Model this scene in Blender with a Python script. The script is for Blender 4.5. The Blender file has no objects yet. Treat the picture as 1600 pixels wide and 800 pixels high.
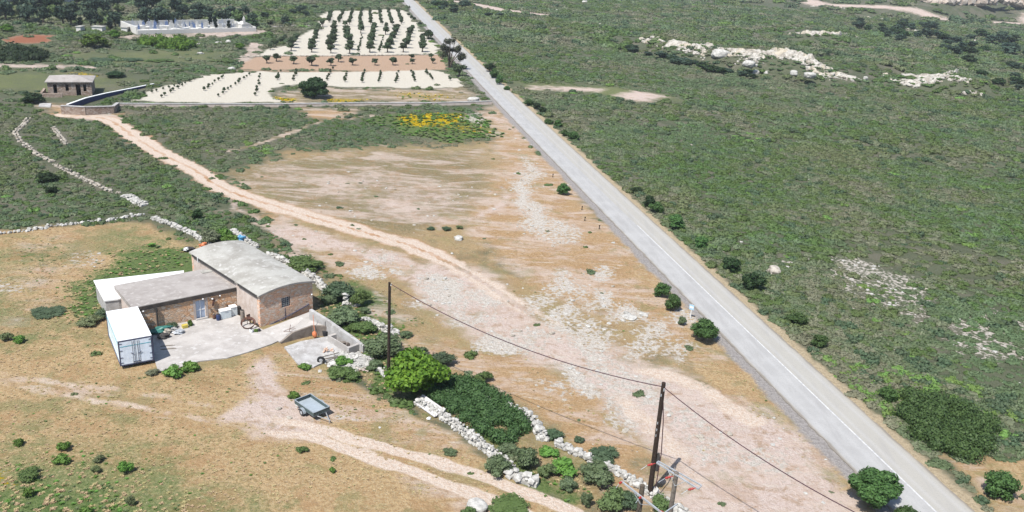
import bpy, math, random
import numpy as np
from mathutils import Vector
random.seed(7); RNG = np.random.default_rng(7)
S = bpy.context.scene; COL = S.collection

# ------------------------------------------------------------ camera, sky, sun
F = 1350.0; HC = 37.0; PIT = math.radians(20.9); DX, DY = -.0646, .9979
_dn = np.array([DX*math.cos(PIT), -DY*math.cos(PIT), -math.sin(PIT)])
_fw = np.array([-DX*math.sin(PIT), DY*math.sin(PIT), -math.cos(PIT)])
_rt = np.cross(_fw, -_dn)
RM = np.array([_rt, _fw, -_dn])                       # world = RM @ camera
cam = bpy.data.objects.new('camera', bpy.data.cameras.new('camera')); COL.objects.link(cam)
cam.data.sensor_width = 36; cam.data.lens = F/1600*36; cam.data.clip_end = 9000; cam.data.clip_start = 1
from mathutils import Matrix
M4 = Matrix([list(r) for r in RM]).to_4x4(); M4.translation = Vector((0, 0, HC)); cam.matrix_world = M4
S.camera = cam
SUN_EL, SUN_AZ = math.radians(58), math.radians(212)  # azimuth clockwise from +Y: the sun stands left of and behind the camera
W = bpy.data.worlds.new('World'); S.world = W; W.use_nodes = True
nt = W.node_tree; bg = nt.nodes['Background']; sk = nt.nodes.new('ShaderNodeTexSky')
sk.sky_type = 'NISHITA'; sk.sun_disc = False; sk.sun_elevation = SUN_EL; sk.sun_rotation = SUN_AZ
nt.links.new(sk.outputs[0], bg.inputs[0]); bg.inputs[1].default_value = .1
sun = bpy.data.objects.new('sun', bpy.data.lights.new('sun', 'SUN')); COL.objects.link(sun)
sun.data.energy = 4.4; sun.data.angle = math.radians(.5); sun.data.color = (1, .965, .91)
sd = Vector((math.sin(SUN_AZ)*math.cos(SUN_EL), math.cos(SUN_AZ)*math.cos(SUN_EL), math.sin(SUN_EL)))
sun.rotation_euler = sd.to_track_quat('Z', 'Y').to_euler(); sun.location = (0, 0, 60)
S.view_settings.view_transform = 'Standard'; S.view_settings.look = 'None'
S.view_settings.exposure = .95; S.view_settings.gamma = 1
S.render.engine = 'CYCLES'

# ------------------------------------------------------------ terrain shape and ray helpers
def flat(px, py, z=0.0):
    d = RM @ np.array([(px-800)/F, -(py-400)/F, -1.]); t = (z-HC)/d[2]
    return np.array([d[0]*t, d[1]*t, z])
def seg_dist(X, Y, A, B):
    dx, dy = B[0]-A[0], B[1]-A[1]; L2 = dx*dx+dy*dy+1e-9
    t = np.clip(((X-A[0])*dx+(Y-A[1])*dy)/L2, 0, 1)
    qx, qy = A[0]+t*dx, A[1]+t*dy
    side = dx*(Y-A[1])-dy*(X-A[0])
    return np.hypot(X-qx, Y-qy), side, t
RIDGES = []
def add_ridge(pts, hs, near, far):
    RIDGES.append(([flat(*p)[:2] for p in pts], hs, near, far))
add_ridge([(930, 60), (1000, 72), (1060, 90), (1120, 100), (1180, 112), (1240, 122), (1300, 128), (1360, 138)], [0, 2.2, 4, 4.6, 4.8, 5, 3.4, .3], 9, 70)
add_ridge([(1215, 62), (1260, 66), (1310, 70), (1360, 74)], [0, 3, 3.2, 0], 9, 70)
add_ridge([(1350, 126), (1400, 136), (1480, 144), (1530, 146), (1580, 150)], [0, 3, 4.2, 3.6, 0], 9, 60)
add_ridge([(1280, 22), (1400, 26), (1500, 24), (1620, 26), (1750, 30)], [0, 4, 9, 10, 9], 14, 200)
def wav(X, Y, s, k=0):
    return (np.sin(X*s+1.3+k)*np.cos(Y*s*.83+.7*k)+np.sin((X*.71+Y*.69)*s*1.9+2.1*k)*.5+np.cos((X*.5-Y*.87)*s*3.3+k)*.3)/1.8
def hmap(X, Y):
    X = np.asarray(X, float); Y = np.asarray(Y, float)
    h = np.zeros(np.broadcast(X, Y).shape)
    for pts, hs, near, far in RIDGES:
        best = np.full(h.shape, 1e9); hh = np.zeros(h.shape)
        for i in range(len(pts)-1):
            d, side, t = seg_dist(X, Y, pts[i], pts[i+1])
            H = hs[i]+(hs[i+1]-hs[i])*t
            v = np.where(side > 0, np.exp(-(d/far)**2), np.clip(1-d/near, 0, 1)**.8)*H
            m = d < best; best = np.where(m, d, best); hh = np.where(m, v, hh)
        h = np.maximum(h, hh)
    far = np.clip((np.hypot(X, Y)-190)/150, 0, 1)
    rightside = np.clip((X+20)/60, 0, 1)
    return h+far*rightside*wav(X, Y, .02)*1.2
def Hz(x, y): return float(hmap(x, y))
def G(px, py):
    z = 0.
    for _ in range(25):
        p = flat(px, py, z); z = z*.5+.5*Hz(p[0], p[1])
    p = flat(px, py, z); return Vector((p[0], p[1], z))
def P(px, py, z): return Vector(flat(px, py, z))
def proj(X, Y, Z):
    c = np.stack([X, Y, Z-HC], -1) @ RM
    return 800+F*c[..., 0]/-c[..., 2], 400-F*c[..., 1]/-c[..., 2]
def htop(b, ty):
    lo, hi = 0, 40
    for _ in range(40):
        m = (lo+hi)/2
        q = proj(np.array(b[0]), np.array(b[1]), np.array(b[2]+m))[1]
        if q > ty: lo = m
        else: hi = m
    return m

# ------------------------------------------------------------ materials
def lin(c): c /= 255.; return c/12.92 if c <= .04045 else ((c+.055)/1.055)**2.4
def T(r, g, b, k=2.3): return (lin(r)/k, lin(g)/k, lin(b)/k, 1)
class NT:
    def __init__(s, name, rough=.9, spec=.2):
        s.m = bpy.data.materials.new(name); s.m.use_nodes = True; s.t = s.m.node_tree
        s.b = s.t.nodes['Principled BSDF']; s.b.inputs['Roughness'].default_value = rough
        s.b.inputs['Specular IOR Level'].default_value = spec
    def n(s, typ, **kw):
        o = s.t.nodes.new(typ)
        for k, v in kw.items(): setattr(o, k, v)
        return o
    def set(s, sock, v):
        if hasattr(v, 'is_output') or isinstance(v, bpy.types.NodeSocket): s.t.links.new(v, sock)
        else: sock.default_value = v
    def coord(s, kind='Object'): return s.n('ShaderNodeTexCoord').outputs[kind]
    def geo(s): return s.n('ShaderNodeNewGeometry')
    def noise(s, vec, scale, detail=4, rough=.6, dist=0):
        o = s.n('ShaderNodeTexNoise'); s.set(o.inputs['Vector'], vec); o.inputs['Scale'].default_value = scale
        o.inputs['Detail'].default_value = detail; o.inputs['Roughness'].default_value = rough; o.inputs['Distortion'].default_value = dist
        return o.outputs['Fac']
    def vor(s, vec, scale, out='Distance', feature='F1'):
        o = s.n('ShaderNodeTexVoronoi', feature=feature); s.set(o.inputs['Vector'], vec); o.inputs['Scale'].default_value = scale
        return o.outputs[out]
    def math(s, op, a, b=0., c=None):
        o = s.n('ShaderNodeMath', operation=op); s.set(o.inputs[0], a); s.set(o.inputs[1], b)
        if c is not None: s.set(o.inputs[2], c)
        return o.outputs[0]
    def ss(s, v, a, b, lo=0., hi=1.):
        o = s.n('ShaderNodeMapRange', interpolation_type='SMOOTHSTEP'); s.set(o.inputs['Value'], v)
        for k, x in (('From Min', a), ('From Max', b), ('To Min', lo), ('To Max', hi)): s.set(o.inputs[k], x)
        return o.outputs[0]
    def mix(s, f, a, b, bt='MIX'):
        o = s.n('ShaderNodeMix', data_type='RGBA', blend_type=bt); s.set(o.inputs[0], f); s.set(o.inputs[6], a); s.set(o.inputs[7], b)
        return o.outputs[2]
    def attr(s, name): return s.n('ShaderNodeAttribute', attribute_name=name).outputs['Fac']
    def col(s, v): s.set(s.b.inputs['Base Color'], v)
    def bump(s, h, strength=.5, dist=.1):
        o = s.n('ShaderNodeBump'); s.set(o.inputs['Height'], h); o.inputs['Strength'].default_value = strength
        o.inputs['Distance'].default_value = dist; s.t.links.new(o.outputs[0], s.b.inputs['Normal'])

def two(name, a, b, scale=2., rough=.9, lo=.35, hi=.65, bumpd=.03, spec=.2, metal=0., detail=5, c=None):
    m = NT(name, rough, spec); v = m.coord()
    n1 = m.noise(v, scale, detail, .65)
    cc = m.mix(m.ss(n1, lo, hi), a, b)
    if c: cc = m.mix(m.ss(m.noise(v, scale*3.7, 3), .55, .68), cc, c)
    m.col(cc); m.b.inputs['Metallic'].default_value = metal
    if bumpd: m.bump(n1, .6, bumpd)
    return m.m
def foliage(name, a, b, dead=None, k=1.0, trans=.25):
    m = NT(name, .65, .25); g = m.geo(); isl = g.outputs['Random Per Island']
    oi = m.n('ShaderNodeObjectInfo')
    c = m.mix(m.math('MULTIPLY', isl, .8), a, b)
    n = m.noise(oi.outputs['Location'], .045, 2, .5)
    n2 = m.noise(g.outputs['Position'], .9, 2, .5)
    c = m.mix(m.ss(n2, .35, .7, 0, .45), c, b)
    if dead: c = m.mix(m.ss(m.math('ADD', n, m.math('MULTIPLY', oi.outputs['Random'], .22)), .55, .78, 0, .75), c, dead)
    hsv = m.n('ShaderNodeHueSaturation'); m.set(hsv.inputs['Color'], c)
    m.set(hsv.inputs['Value'], m.math('MULTIPLY_ADD', oi.outputs['Random'], .5*k, 1-.25*k))
    m.set(hsv.inputs['Hue'], m.math('MULTIPLY_ADD', oi.outputs['Random'], .03, .485))
    m.col(hsv.outputs[0])
    tr = m.n('ShaderNodeBsdfTranslucent'); m.set(tr.inputs[0], hsv.outputs[0])
    mx = m.n('ShaderNodeMixShader'); mx.inputs[0].default_value = trans
    m.t.links.new(m.b.outputs[0], mx.inputs[1]); m.t.links.new(tr.outputs[0], mx.inputs[2])
    m.t.links.new(mx.outputs[0], m.t.nodes['Material Output'].inputs[0])
    return m.m
def plain(name, c, rough=.6, metal=0., spec=.4, var=.12):
    m = NT(name, rough, spec); v = m.coord(); n = m.noise(v, 3., 5, .6)
    d = (c[0]*(1-var*2.2), c[1]*(1-var*2.2), c[2]*(1-var*2.2), 1)
    m.col(m.mix(m.ss(n, .3, .75), c, d)); m.b.inputs['Metallic'].default_value = metal
    return m.m

MT = {}
MT['lime'] = two('limestone', (.37, .36, .335, 1), (.21, .205, .19, 1), 2.2, c=(.44, .43, .40, 1), bumpd=.06)
MT['limewarm'] = two('warm limestone', (.31, .285, .245, 1), (.18, .155, .125, 1), 1.8, c=(.38, .36, .32, 1), bumpd=.06)
MT['concrete'] = two('old concrete', T(226, 220, 214), T(202, 196, 190), .55, c=T(234, 230, 226), bumpd=.01)
MT['roofc'] = two('weathered roof screed', T(214, 212, 204), T(184, 180, 171), .5, c=T(226, 224, 218), bumpd=.012)
MT['roofd'] = two('grey roof screed', T(204, 197, 191), T(184, 176, 170), .6, c=T(214, 208, 202), bumpd=.012)
MT['white'] = plain('white paint', (.62, .62, .61, 1), .5, var=.04)
MT['offwhite'] = plain('off white plastic', (.48, .53, .55, 1), .45, var=.06)
MT['slab'] = two('pale rough slab', T(222, 220, 218), T(190, 186, 182), .8, c=T(235, 233, 230), bumpd=.02)
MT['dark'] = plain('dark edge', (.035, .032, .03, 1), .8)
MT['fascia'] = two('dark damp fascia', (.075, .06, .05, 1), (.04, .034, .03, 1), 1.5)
MT['hole'] = plain('dark interior', (.008, .008, .01, 1), .9, spec=.1)
MT['wood'] = two('dark creosoted wood', (.035, .024, .018, 1), (.02, .014, .011, 1), 5, bumpd=.01)
MT['greywood'] = two('grey weathered wood', (.15, .13, .11, 1), (.09, .075, .065, 1), 4, bumpd=.01)
MT['bark'] = two('bark', (.10, .08, .06, 1), (.05, .04, .032, 1), 4, bumpd=.03)
MT['steel'] = plain('galvanised steel', (.42, .44, .46, 1), .45, .4)
MT['rubber'] = plain('black rubber', (.018, .018, .02, 1), .7)
MT['cable'] = plain('dark red brown cable', (.05, .02, .025, 1), .6)
MT['red'] = plain('red ceramic', (.28, .03, .025, 1), .35)
MT['orange'] = plain('orange paint', (.42, .13, .05, 1), .5)
MT['yellow'] = plain('yellow plastic', (.45, .36, .07, 1), .5)
MT['blue'] = plain('light blue plastic', (.08, .26, .42, 1), .4)
MT['navy'] = plain('dark blue plastic', (.02, .035, .10, 1), .4)
MT['teal'] = plain('green tarpaulin', (.03, .13, .11, 1), .5)
MT['rust'] = two('rusty hose', (.12, .06, .045, 1), (.05, .03, .025, 1), 5)
MT['contwhite'] = plain('container white', (.68, .69, .69, 1), .4, var=.03)
MT['contblue'] = plain('container pale blue', (.56, .67, .71, 1), .4, var=.05)
MT['contdoor'] = plain('container door', (.60, .66, .74, 1), .4, var=.09)
MT['cyan'] = plain('cyan stripe', (.10, .34, .42, 1), .4)
MT['frame'] = plain('dark blue frame', (.05, .055, .10, 1), .5)
MT['bed'] = plain('trailer galvanised bed', (.27, .31, .34, 1), .5, .1, var=.08)
MT['trail'] = plain('trailer green grey paint', (.05, .075, .075, 1), .5)
MT['trailrim'] = plain('trailer rim', (.22, .25, .27, 1), .5)
MT['metalsheet'] = plain('corrugated sheet', (.48, .46, .46, 1), .5, .1)
MT['glass'] = plain('dark window glass', (.03, .045, .07, 1), .15, spec=.6)
MT['doorblue'] = plain('pale blue door paint', (.34, .40, .50, 1), .5, var=.05)
MT['plaster'] = two('pale pink plaster', T(230, 216, 206, 1.9), T(208, 190, 178, 1.9), 1.2, c=T(234, 226, 218, 2), bumpd=.01)
MT['terr'] = two('grey mortar wall', T(172, 160, 148), T(138, 126, 116), 1.3, bumpd=.02)
MT['navywall'] = two('blue rendered wall', (.05, .055, .12, 1), (.035, .04, .08, 1), 1.0)
MT['cemwhite'] = plain('whitewash', (.46, .45, .425, 1), .7, var=.05)
MT['cemblue'] = plain('blue paint', (.12, .17, .30, 1), .6)
MT['gravestone'] = plain('grey marble', (.35, .36, .38, 1), .5)
def rubble(name, a, b, c, scale=3.2):
    m = NT(name, .95, .1); v = m.coord()
    mp = m.n('ShaderNodeMapping'); m.set(mp.inputs[0], v); mp.inputs['Scale'].default_value = (1, 1, 1.7)
    vv = mp.outputs[0]
    o = m.n('ShaderNodeTexVoronoi', feature='F1'); m.set(o.inputs['Vector'], vv); o.inputs['Scale'].default_value = scale
    e = m.vor(vv, scale, 'Distance', 'DISTANCE_TO_EDGE')
    sep = m.n('ShaderNodeSeparateColor'); m.set(sep.inputs[0], o.outputs['Color'])
    cc = m.mix(m.ss(sep.outputs[0], .2, .8), a, b); cc = m.mix(m.ss(sep.outputs[1], .6, .75), cc, c)
    big = m.noise(v, .7, 3); cc = m.mix(m.ss(big, .45, .65, 0, .6), cc, (c[0]*1.0, c[1]*.95, c[2]*.9, 1))
    cc = m.mix(m.ss(e, 0, .05, .55, 0), cc, (.13, .10, .08, 1))
    m.col(cc); m.bump(m.ss(e, 0, .12), .7, .05); return m.m
MT['rubbleo'] = rubble('orange rubble masonry', T(234, 182, 138, 1.65), T(216, 178, 146, 1.65), T(234, 212, 190, 1.65))
MT['rubblep'] = rubble('pink rubble masonry', T(244, 192, 160, 1.6), T(232, 196, 170, 1.6), T(238, 216, 198, 1.6))
MT['rubbler'] = rubble('ruin masonry', T(196, 172, 156), T(170, 145, 128), T(215, 200, 188))
# foliage
FO = {
 'scrubgrey': foliage('grey green scrub', T(118, 136, 100, 1.55), T(92, 114, 76, 1.55), T(136, 130, 110, 1.52), k=.5),
 'scrubgreen': foliage('mid green scrub', T(108, 132, 76, 1.55), T(82, 108, 56, 1.55), T(122, 124, 92, 1.6), k=.5),
 'scrubdark': foliage('dark green scrub', T(92, 110, 82, 1.4), T(70, 90, 64, 1.4), k=.5),
 'scrubbright': foliage('bright green scrub', T(122, 152, 80, 1.4), T(96, 126, 62, 1.4), k=.6),
 'bush': foliage('roadside bush leaves', T(92, 124, 66, 1.5), T(52, 80, 40, 1.5)),
 'dense': foliage('dense dark leaves', T(62, 88, 46, 1.8), T(34, 54, 28, 1.8)),
 'olive': foliage('olive leaves', T(96, 112, 78, 1.9), T(62, 80, 54, 1.9)),
 'lime': foliage('yellow green leaves', T(128, 156, 48, 1.7), T(70, 104, 30, 1.7), trans=.3),
 'pinegreen': foliage('bright pine leaves', T(110, 146, 40, 1.7), T(60, 96, 28, 1.7)),
 'creeper': foliage('dark creeper leaves', T(84, 116, 66, 1.5), T(60, 90, 50, 1.5), k=.3),
 'farwood': foliage('far woodland leaves', T(82, 104, 82, 1.9), T(52, 74, 58, 1.9)),
 'cypress': foliage('cypress leaves', T(40, 62, 48, 1.9), T(26, 44, 34, 1.9)),
 'weed': foliage('green weed', T(112, 148, 66, 1.35), T(76, 112, 48, 1.35)),
 'drygrass': foliage('dry grass', T(214, 192, 150, 1.9), T(192, 168, 126, 1.9), T(176, 164, 114, 1.9), k=.4, trans=.15),
 'yellowfl': foliage('yellow flowers', (.60, .44, .01, 1), (.42, .32, .01, 1)),
 'eucal': foliage('eucalyptus leaves', T(112, 116, 92, 1.8), T(66, 78, 56, 1.8)),
}

# ------------------------------------------------------------ mesh helpers
class MB:
    def __init__(s): s.v = []; s.f = []; s.n = 0
    def add(s, V, Fc):
        V = np.asarray(V, float).reshape(-1, 3); s.v.append(V)
        s.f.extend([tuple(int(i)+s.n for i in f) for f in Fc]); s.n += len(V)
    def box(s, c, sz, R=None, taper=1.0):
        x, y, z = [k/2 for k in sz]
        V = np.array([(-x, -y, -z), (x, -y, -z), (x, y, -z), (-x, y, -z), (-x*taper, -y*taper, z), (x*taper, -y*taper, z), (x*taper, y*taper, z), (-x*taper, y*taper, z)])
        if R is not None: V = V @ np.asarray(R).T
        s.add(V+np.asarray(c), [(3, 2, 1, 0), (4, 5, 6, 7), (0, 1, 5, 4), (1, 2, 6, 5), (2, 3, 7, 6), (3, 0, 4, 7)])
    def bar(s, a, b, w, h=None):
        a = Vector(a); b = Vector(b); d = b-a; h = h or w
        q = d.to_track_quat('X', 'Z').to_matrix()
        s.box((a+b)/2, (d.length, w, h), np.array(q))
    def tube(s, pts, rad, n=8, cap=True):
        pts = [Vector(p) for p in pts]; rad = rad if hasattr(rad, '__len__') else [rad]*len(pts); V = []
        for i, p in enumerate(pts):
            d = (pts[min(i+1, len(pts)-1)]-pts[max(i-1, 0)]).normalized()
            a = d.orthogonal().normalized(); 
            a = (Vector((1, 0, 0))-d*d.x); a = a.normalized() if a.length > .2 else (Vector((0, 1, 0))-d*d.y).normalized()
            b = d.cross(a)
            for k in range(n):
                t = 2*math.pi*k/n; V.append(p+(a*math.cos(t)+b*math.sin(t))*rad[i])
        Fc = [(i*n+k, i*n+(k+1) % n, (i+1)*n+(k+1) % n, (i+1)*n+k) for i in range(len(pts)-1) for k in range(n)]
        if cap: Fc += [tuple(range(n))[::-1], tuple((len(pts)-1)*n+k for k in range(n))]
        s.add([tuple(v) for v in V], Fc)
    def prism(s, poly, z0, z1):
        n = len(poly)
        a = sum(poly[i][0]*poly[(i+1) % n][1]-poly[(i+1) % n][0]*poly[i][1] for i in range(n))
        if a < 0: poly = poly[::-1]
        z0 = z0 if hasattr(z0, '__len__') else [z0]*n; z1 = z1 if hasattr(z1, '__len__') else [z1]*n
        V = [(p[0], p[1], z0[i]) for i, p in enumerate(poly)]+[(p[0], p[1], z1[i]) for i, p in enumerate(poly)]
        s.add(V, [tuple(range(n))[::-1], tuple(range(n, 2*n))]+[(i, (i+1) % n, n+(i+1) % n, n+i) for i in range(n)])
    def quads(s, C, A, B):                            # many little leaves at once
        C, A, B = map(np.asarray, (C, A, B)); n = len(C)
        V = np.stack([C-A-B*.6, C+A-B, C+A*.7+B, C-A+B*.8], 1).reshape(-1, 3)
        base = s.n; s.v.append(V); s.n += 4*n
        s.f.extend(map(tuple, (np.arange(4*n).reshape(-1, 4)+base).tolist()))
    def build(s, name, mat, parent=None, smooth=False, xf=None):
        V = np.concatenate(s.v) if s.v else np.zeros((0, 3))
        if xf is not None: V = V-np.asarray(xf)
        me = bpy.data.meshes.new(name); me.from_pydata(V.tolist(), [], s.f); me.update()
        if smooth: me.polygons.foreach_set('use_smooth', [True]*len(me.polygons))
        me.materials.append(mat)
        o = bpy.data.objects.new(name, me); COL.objects.link(o)
        if xf is not None: o.location = xf
        if parent: o.parent = parent
        return o
def tag(o, label=None, cat=None, group=None, kind=None):
    if label: o['label'] = label
    if cat: o['category'] = cat
    if group: o['group'] = group
    if kind: o['kind'] = kind
    return o
def empty(name, loc, label, cat, group=None, rz=0):
    o = bpy.data.objects.new(name, None); COL.objects.link(o); o.location = loc; o.rotation_euler.z = rz
    o.empty_display_size = .3
    return tag(o, label, cat, group)
def copy_tree(o, loc, rz=0, sc=1, label=None, group=None, cat=None):
    r = o.copy(); COL.objects.link(r); r.location = loc; r.rotation_euler.z = rz
    r.scale = (sc, sc, sc) if not hasattr(sc, '__len__') else sc
    for ch in KIDS.get(o.name, list(o.children)):
        c = ch.copy(); COL.objects.link(c); c.parent = r
    if label: r['label'] = label
    if group: r['group'] = group
    if cat: r['category'] = cat
    return r
KIDS = {}
def ico(sub):
    import bmesh
    b = bmesh.new(); bmesh.ops.create_icosphere(b, subdivisions=sub, radius=1)
    V = np.array([v.co[:] for v in b.verts]); Fc = [tuple(v.index for v in f.verts) for f in b.faces]; b.free(); return V, Fc
ICO1, ICO2, ICO3 = ico(1), ico(2), ico(3)
def lump(V, amp, k, s=1.7):
    n = np.sin(V[:, 0]*s*1.7+k)*np.cos(V[:, 1]*s*2.1+k*1.7)+np.sin(V[:, 2]*s*2.3+k*.6+V[:, 0]*s)
    n += .6*np.sin(V[:, 0]*s*4+2*k)*np.sin(V[:, 1]*s*4.4+k)*np.cos(V[:, 2]*s*3.7)
    return V*(1+amp*n)[:, None]
ROCKS = []
for k in range(10):
    V, Fc = (ICO1 if k < 6 else ICO2)
    V = V.copy(); V = np.sign(V)*np.abs(V)**.75; V = V/np.abs(V).max()
    V *= (1+RNG.uniform(-.18, .18, (len(V), 1))); ROCKS.append((V, Fc))
def rotm(a, b, c):
    return np.array(Matrix.Rotation(a, 3, 'X') @ Matrix.Rotation(b, 3, 'Y') @ Matrix.Rotation(c, 3, 'Z'))
def rock(mb, c, sz, fine=False):
    V, Fc = ROCKS[random.randrange(6, 10) if fine else random.randrange(6)]
    R = rotm(random.uniform(-.4, .4), random.uniform(-.4, .4), random.uniform(0, 6.3))
    mb.add((V*np.asarray(sz)) @ R.T+np.asarray(c), Fc)
def rand_dirs(n):
    d = RNG.normal(size=(n, 3)); return d/np.linalg.norm(d, axis=1)[:, None]
def leaf_cloud(mb, centers, radii, n, size, shell=.62):
    """leaf quads spread through clumps (ellipsoids)"""
    centers = np.asarray(centers); radii = np.asarray(radii)
    w = np.prod(radii, axis=1)**(.67); idx = RNG.choice(len(centers), n, p=w/w.sum())
    d = rand_dirs(n); r = RNG.uniform(shell, 1.08, (n, 1))
    C = centers[idx]+d*r*radii[idx]
    nrm = d+rand_dirs(n)*.75; nrm /= np.linalg.norm(nrm, axis=1)[:, None]
    a = np.cross(nrm, rand_dirs(n)); a /= np.linalg.norm(a, axis=1)[:, None]+1e-6; b = np.cross(nrm, a)
    s_ = (RNG.uniform(.5, 1.2, (n, 1))*size)
    mb.quads(C, a*s_, b*s_*RNG.uniform(.5, .9, (n, 1)))
def crown_clumps(rx, ry, h0, h1, k, cr, seed):
    g = np.random.default_rng(seed); C = []; R = []
    cz, rz = (h0+h1)/2, (h1-h0)/2
    for i in range(k):
        t = g.uniform(0, 6.28); u = g.uniform(-.8, 1); q = math.sqrt(max(0, 1-u*u))
        f = g.uniform(.45, .82)
        r = cr*g.uniform(.65, 1.25)
        C.append((math.cos(t)*q*rx*f, math.sin(t)*q*ry*f, cz+u*rz*.72)); R.append((r*rx, r*ry, r*min(rx, rz)*.95))
    C.append((0, 0, cz)); R.append((rx*.62, ry*.62, rz*.7))
    return C, R
def tree_parts(root, rx, h0, h1, leafmat, nleaf, leafsz, trunk_r=.12, seed=1, k=14, cr=.42, ry=None, trunk=True, branches=4):
    C, R = crown_clumps(rx, ry or rx, h0, h1, k, cr, seed)
    mb = MB()
    for c, r in zip(C, R):
        V = lump(ICO1[0], .1, seed+c[0]); mb.add(V*np.array(r)*.66+np.array(c), ICO1[1])
    leaf_cloud(mb, C, R, nleaf, leafsz)
    cr_ = mb.build('crown', leafmat, root)
    if trunk:
        tb = MB(); g = random.Random(seed)
        top = Vector((g.uniform(-.1, .1)*rx, g.uniform(-.1, .1)*rx, (h0+h1)/2))
        tb.tube([(0, 0, -.1), (g.uniform(-.05, .05), 0, h0*.5), top], [trunk_r*1.4, trunk_r, trunk_r*.5], 7)
        for i in range(branches):
            c = C[g.randrange(len(C))]; s0 = Vector((0, 0, h0*.6+.1))
            tb.tube([s0, (s0+Vector(c))/2+Vector((0, 0, .05)), c], [trunk_r*.6, trunk_r*.4, trunk_r*.15], 5)
        tb.build('trunk', MT['bark'], root)
    return root

# ------------------------------------------------------------ ground sheet with soil classes
def px_poly(pts): return np.array([G(*p)[:2] for p in pts])
def sdf(poly, X, Y):
    d = np.full(X.shape, 1e9); inside = np.zeros(X.shape, bool); n = len(poly)
    for i in range(n):
        A, B = poly[i], poly[(i+1) % n]
        dd, _, _ = seg_dist(X, Y, A, B); d = np.minimum(d, dd)
        c = ((A[1] > Y) != (B[1] > Y)) & (X < (B[0]-A[0])*(Y-A[1])/((B[1]-A[1])+1e-12)+A[0])
        inside ^= c
    return np.where(inside, d, -d)
def pline(pts, X, Y):
    d = np.full(X.shape, 1e9)
    for i in range(len(pts)-1): d = np.minimum(d, seg_dist(X, Y, pts[i], pts[i+1])[0])
    return d
def smooth(pts, n=6):
    P_ = [np.array(p, float) for p in pts]; P_ = [2*P_[0]-P_[1]]+P_+[2*P_[-1]-P_[-2]]; out = []
    for i in range(1, len(P_)-2):
        for t in np.linspace(0, 1, n, endpoint=False):
            a, b, c, d = P_[i-1:i+3]
            out.append(.5*((2*b)+(-a+c)*t+(2*a-5*b+4*c-d)*t*t+(-a+3*b-3*c+d)*t**3))
    out.append(P_[-2]); return out

REG = {}   # class -> list of (polygon px, softness m, weight)
def reg(cls, pts, soft=1.5, w=1.0): REG.setdefault(cls, []).append((pts, soft, w))
# dry grass of the near field and of the field left of the house
reg('dry', [(-300, 362), (0, 360), (120, 352), (240, 345), (305, 375), (312, 395), (300, 420), (150, 440), (160, 490), (190, 580), (260, 585), (330, 560), (425, 540), (470, 570), (560, 600), (660, 640), (760, 700), (840, 745), (920, 790), (1000, 880), (-300, 900)], 2)
reg('dry', [(440, 235), (620, 225), (800, 215), (1000, 420), (1330, 740), (1350, 900), (1100, 900), (990, 750), (850, 670), (700, 570), (560, 480), (430, 395), (350, 300), (350, 275)], 3, .62)
reg('orange', [(770, 165), (800, 185), (835, 235), (930, 330), (1010, 430), (1060, 500), (1110, 560), (1060, 560), (1000, 505), (900, 470), (800, 420), (750, 375), (735, 335), (790, 260), (760, 200)], 3)
reg('orange', [(570, 470), (640, 520), (740, 560), (860, 640), (960, 690), (1040, 770), (1010, 790), (940, 725), (850, 668), (700, 570), (590, 510)], 1.5)
reg('orange', [(800, 560), (880, 600), (930, 650), (880, 650), (790, 610), (730, 570)], 1.5, .8)
reg('orange', [(470, 395), (640, 400), (690, 425), (620, 440), (520, 430)], 2, .8)
reg('orange', [(980, 560), (1090, 590), (1080, 605), (1000, 590)], 1, .9)
reg('orange', [(1130, 630), (1230, 660), (1320, 730), (1290, 730), (1200, 690)], 1, .7)
reg('orange', [(400, 545), (470, 560), (560, 600), (660, 645), (760, 700), (700, 720), (600, 690), (500, 655), (430, 610)], 2, .65)
reg('orange', [(330, 330), (420, 330), (480, 350), (420, 360)], 2, .5)
reg('dry', [(100, 420), (330, 380), (480, 430), (560, 530), (500, 600), (300, 600), (140, 590), (110, 480)], 2)
reg('orange', [(60, 160), (100, 165), (200, 178), (180, 185), (90, 180)], 2, .9)
reg('orange', [(470, 168), (560, 170), (550, 185), (480, 188)], 2, .7)
reg('orange', [(560, 700), (720, 750), (800, 790), (700, 800), (560, 730)], 2, .6)
reg('orange', [(0, 585), (200, 620), (350, 655), (350, 665), (180, 645), (0, 612)], 1.5, .5)
reg('weed', [(350, 275), (440, 250), (600, 232), (740, 232), (790, 270), (740, 330), (640, 370), (520, 340), (400, 312)], 3, .72)
reg('weed', [(430, 145), (500, 137), (640, 139), (725, 137), (760, 160), (440, 160)], 2, .75)
reg('weed', [(0, 365), (110, 360), (150, 420), (60, 500), (0, 520)], 4, .4)
reg('lush', [(140, 430), (170, 400), (250, 385), (310, 385), (320, 420), (200, 450), (170, 500), (120, 490), (110, 450)], 2, .85)
reg('lush', [(-200, 760), (0, 745), (110, 730), (200, 750), (260, 790), (300, 900), (-300, 900)], 4, .72)
reg('dry', [(1425, 690), (1500, 728), (1560, 722), (1640, 712), (1800, 730), (1800, 930), (1700, 930), (1560, 800)], 2)
reg('orange', [(1450, 715), (1540, 735), (1600, 760), (1620, 800), (1560, 790)], 2, .6)
reg('dry', [(770, 165), (810, 200), (1005, 400), (1105, 498), (1210, 600), (1330, 728), (1450, 850), (1350, 870), (1250, 720), (1100, 590), (1000, 500), (880, 370), (800, 260)], 1.5, .9)
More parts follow.
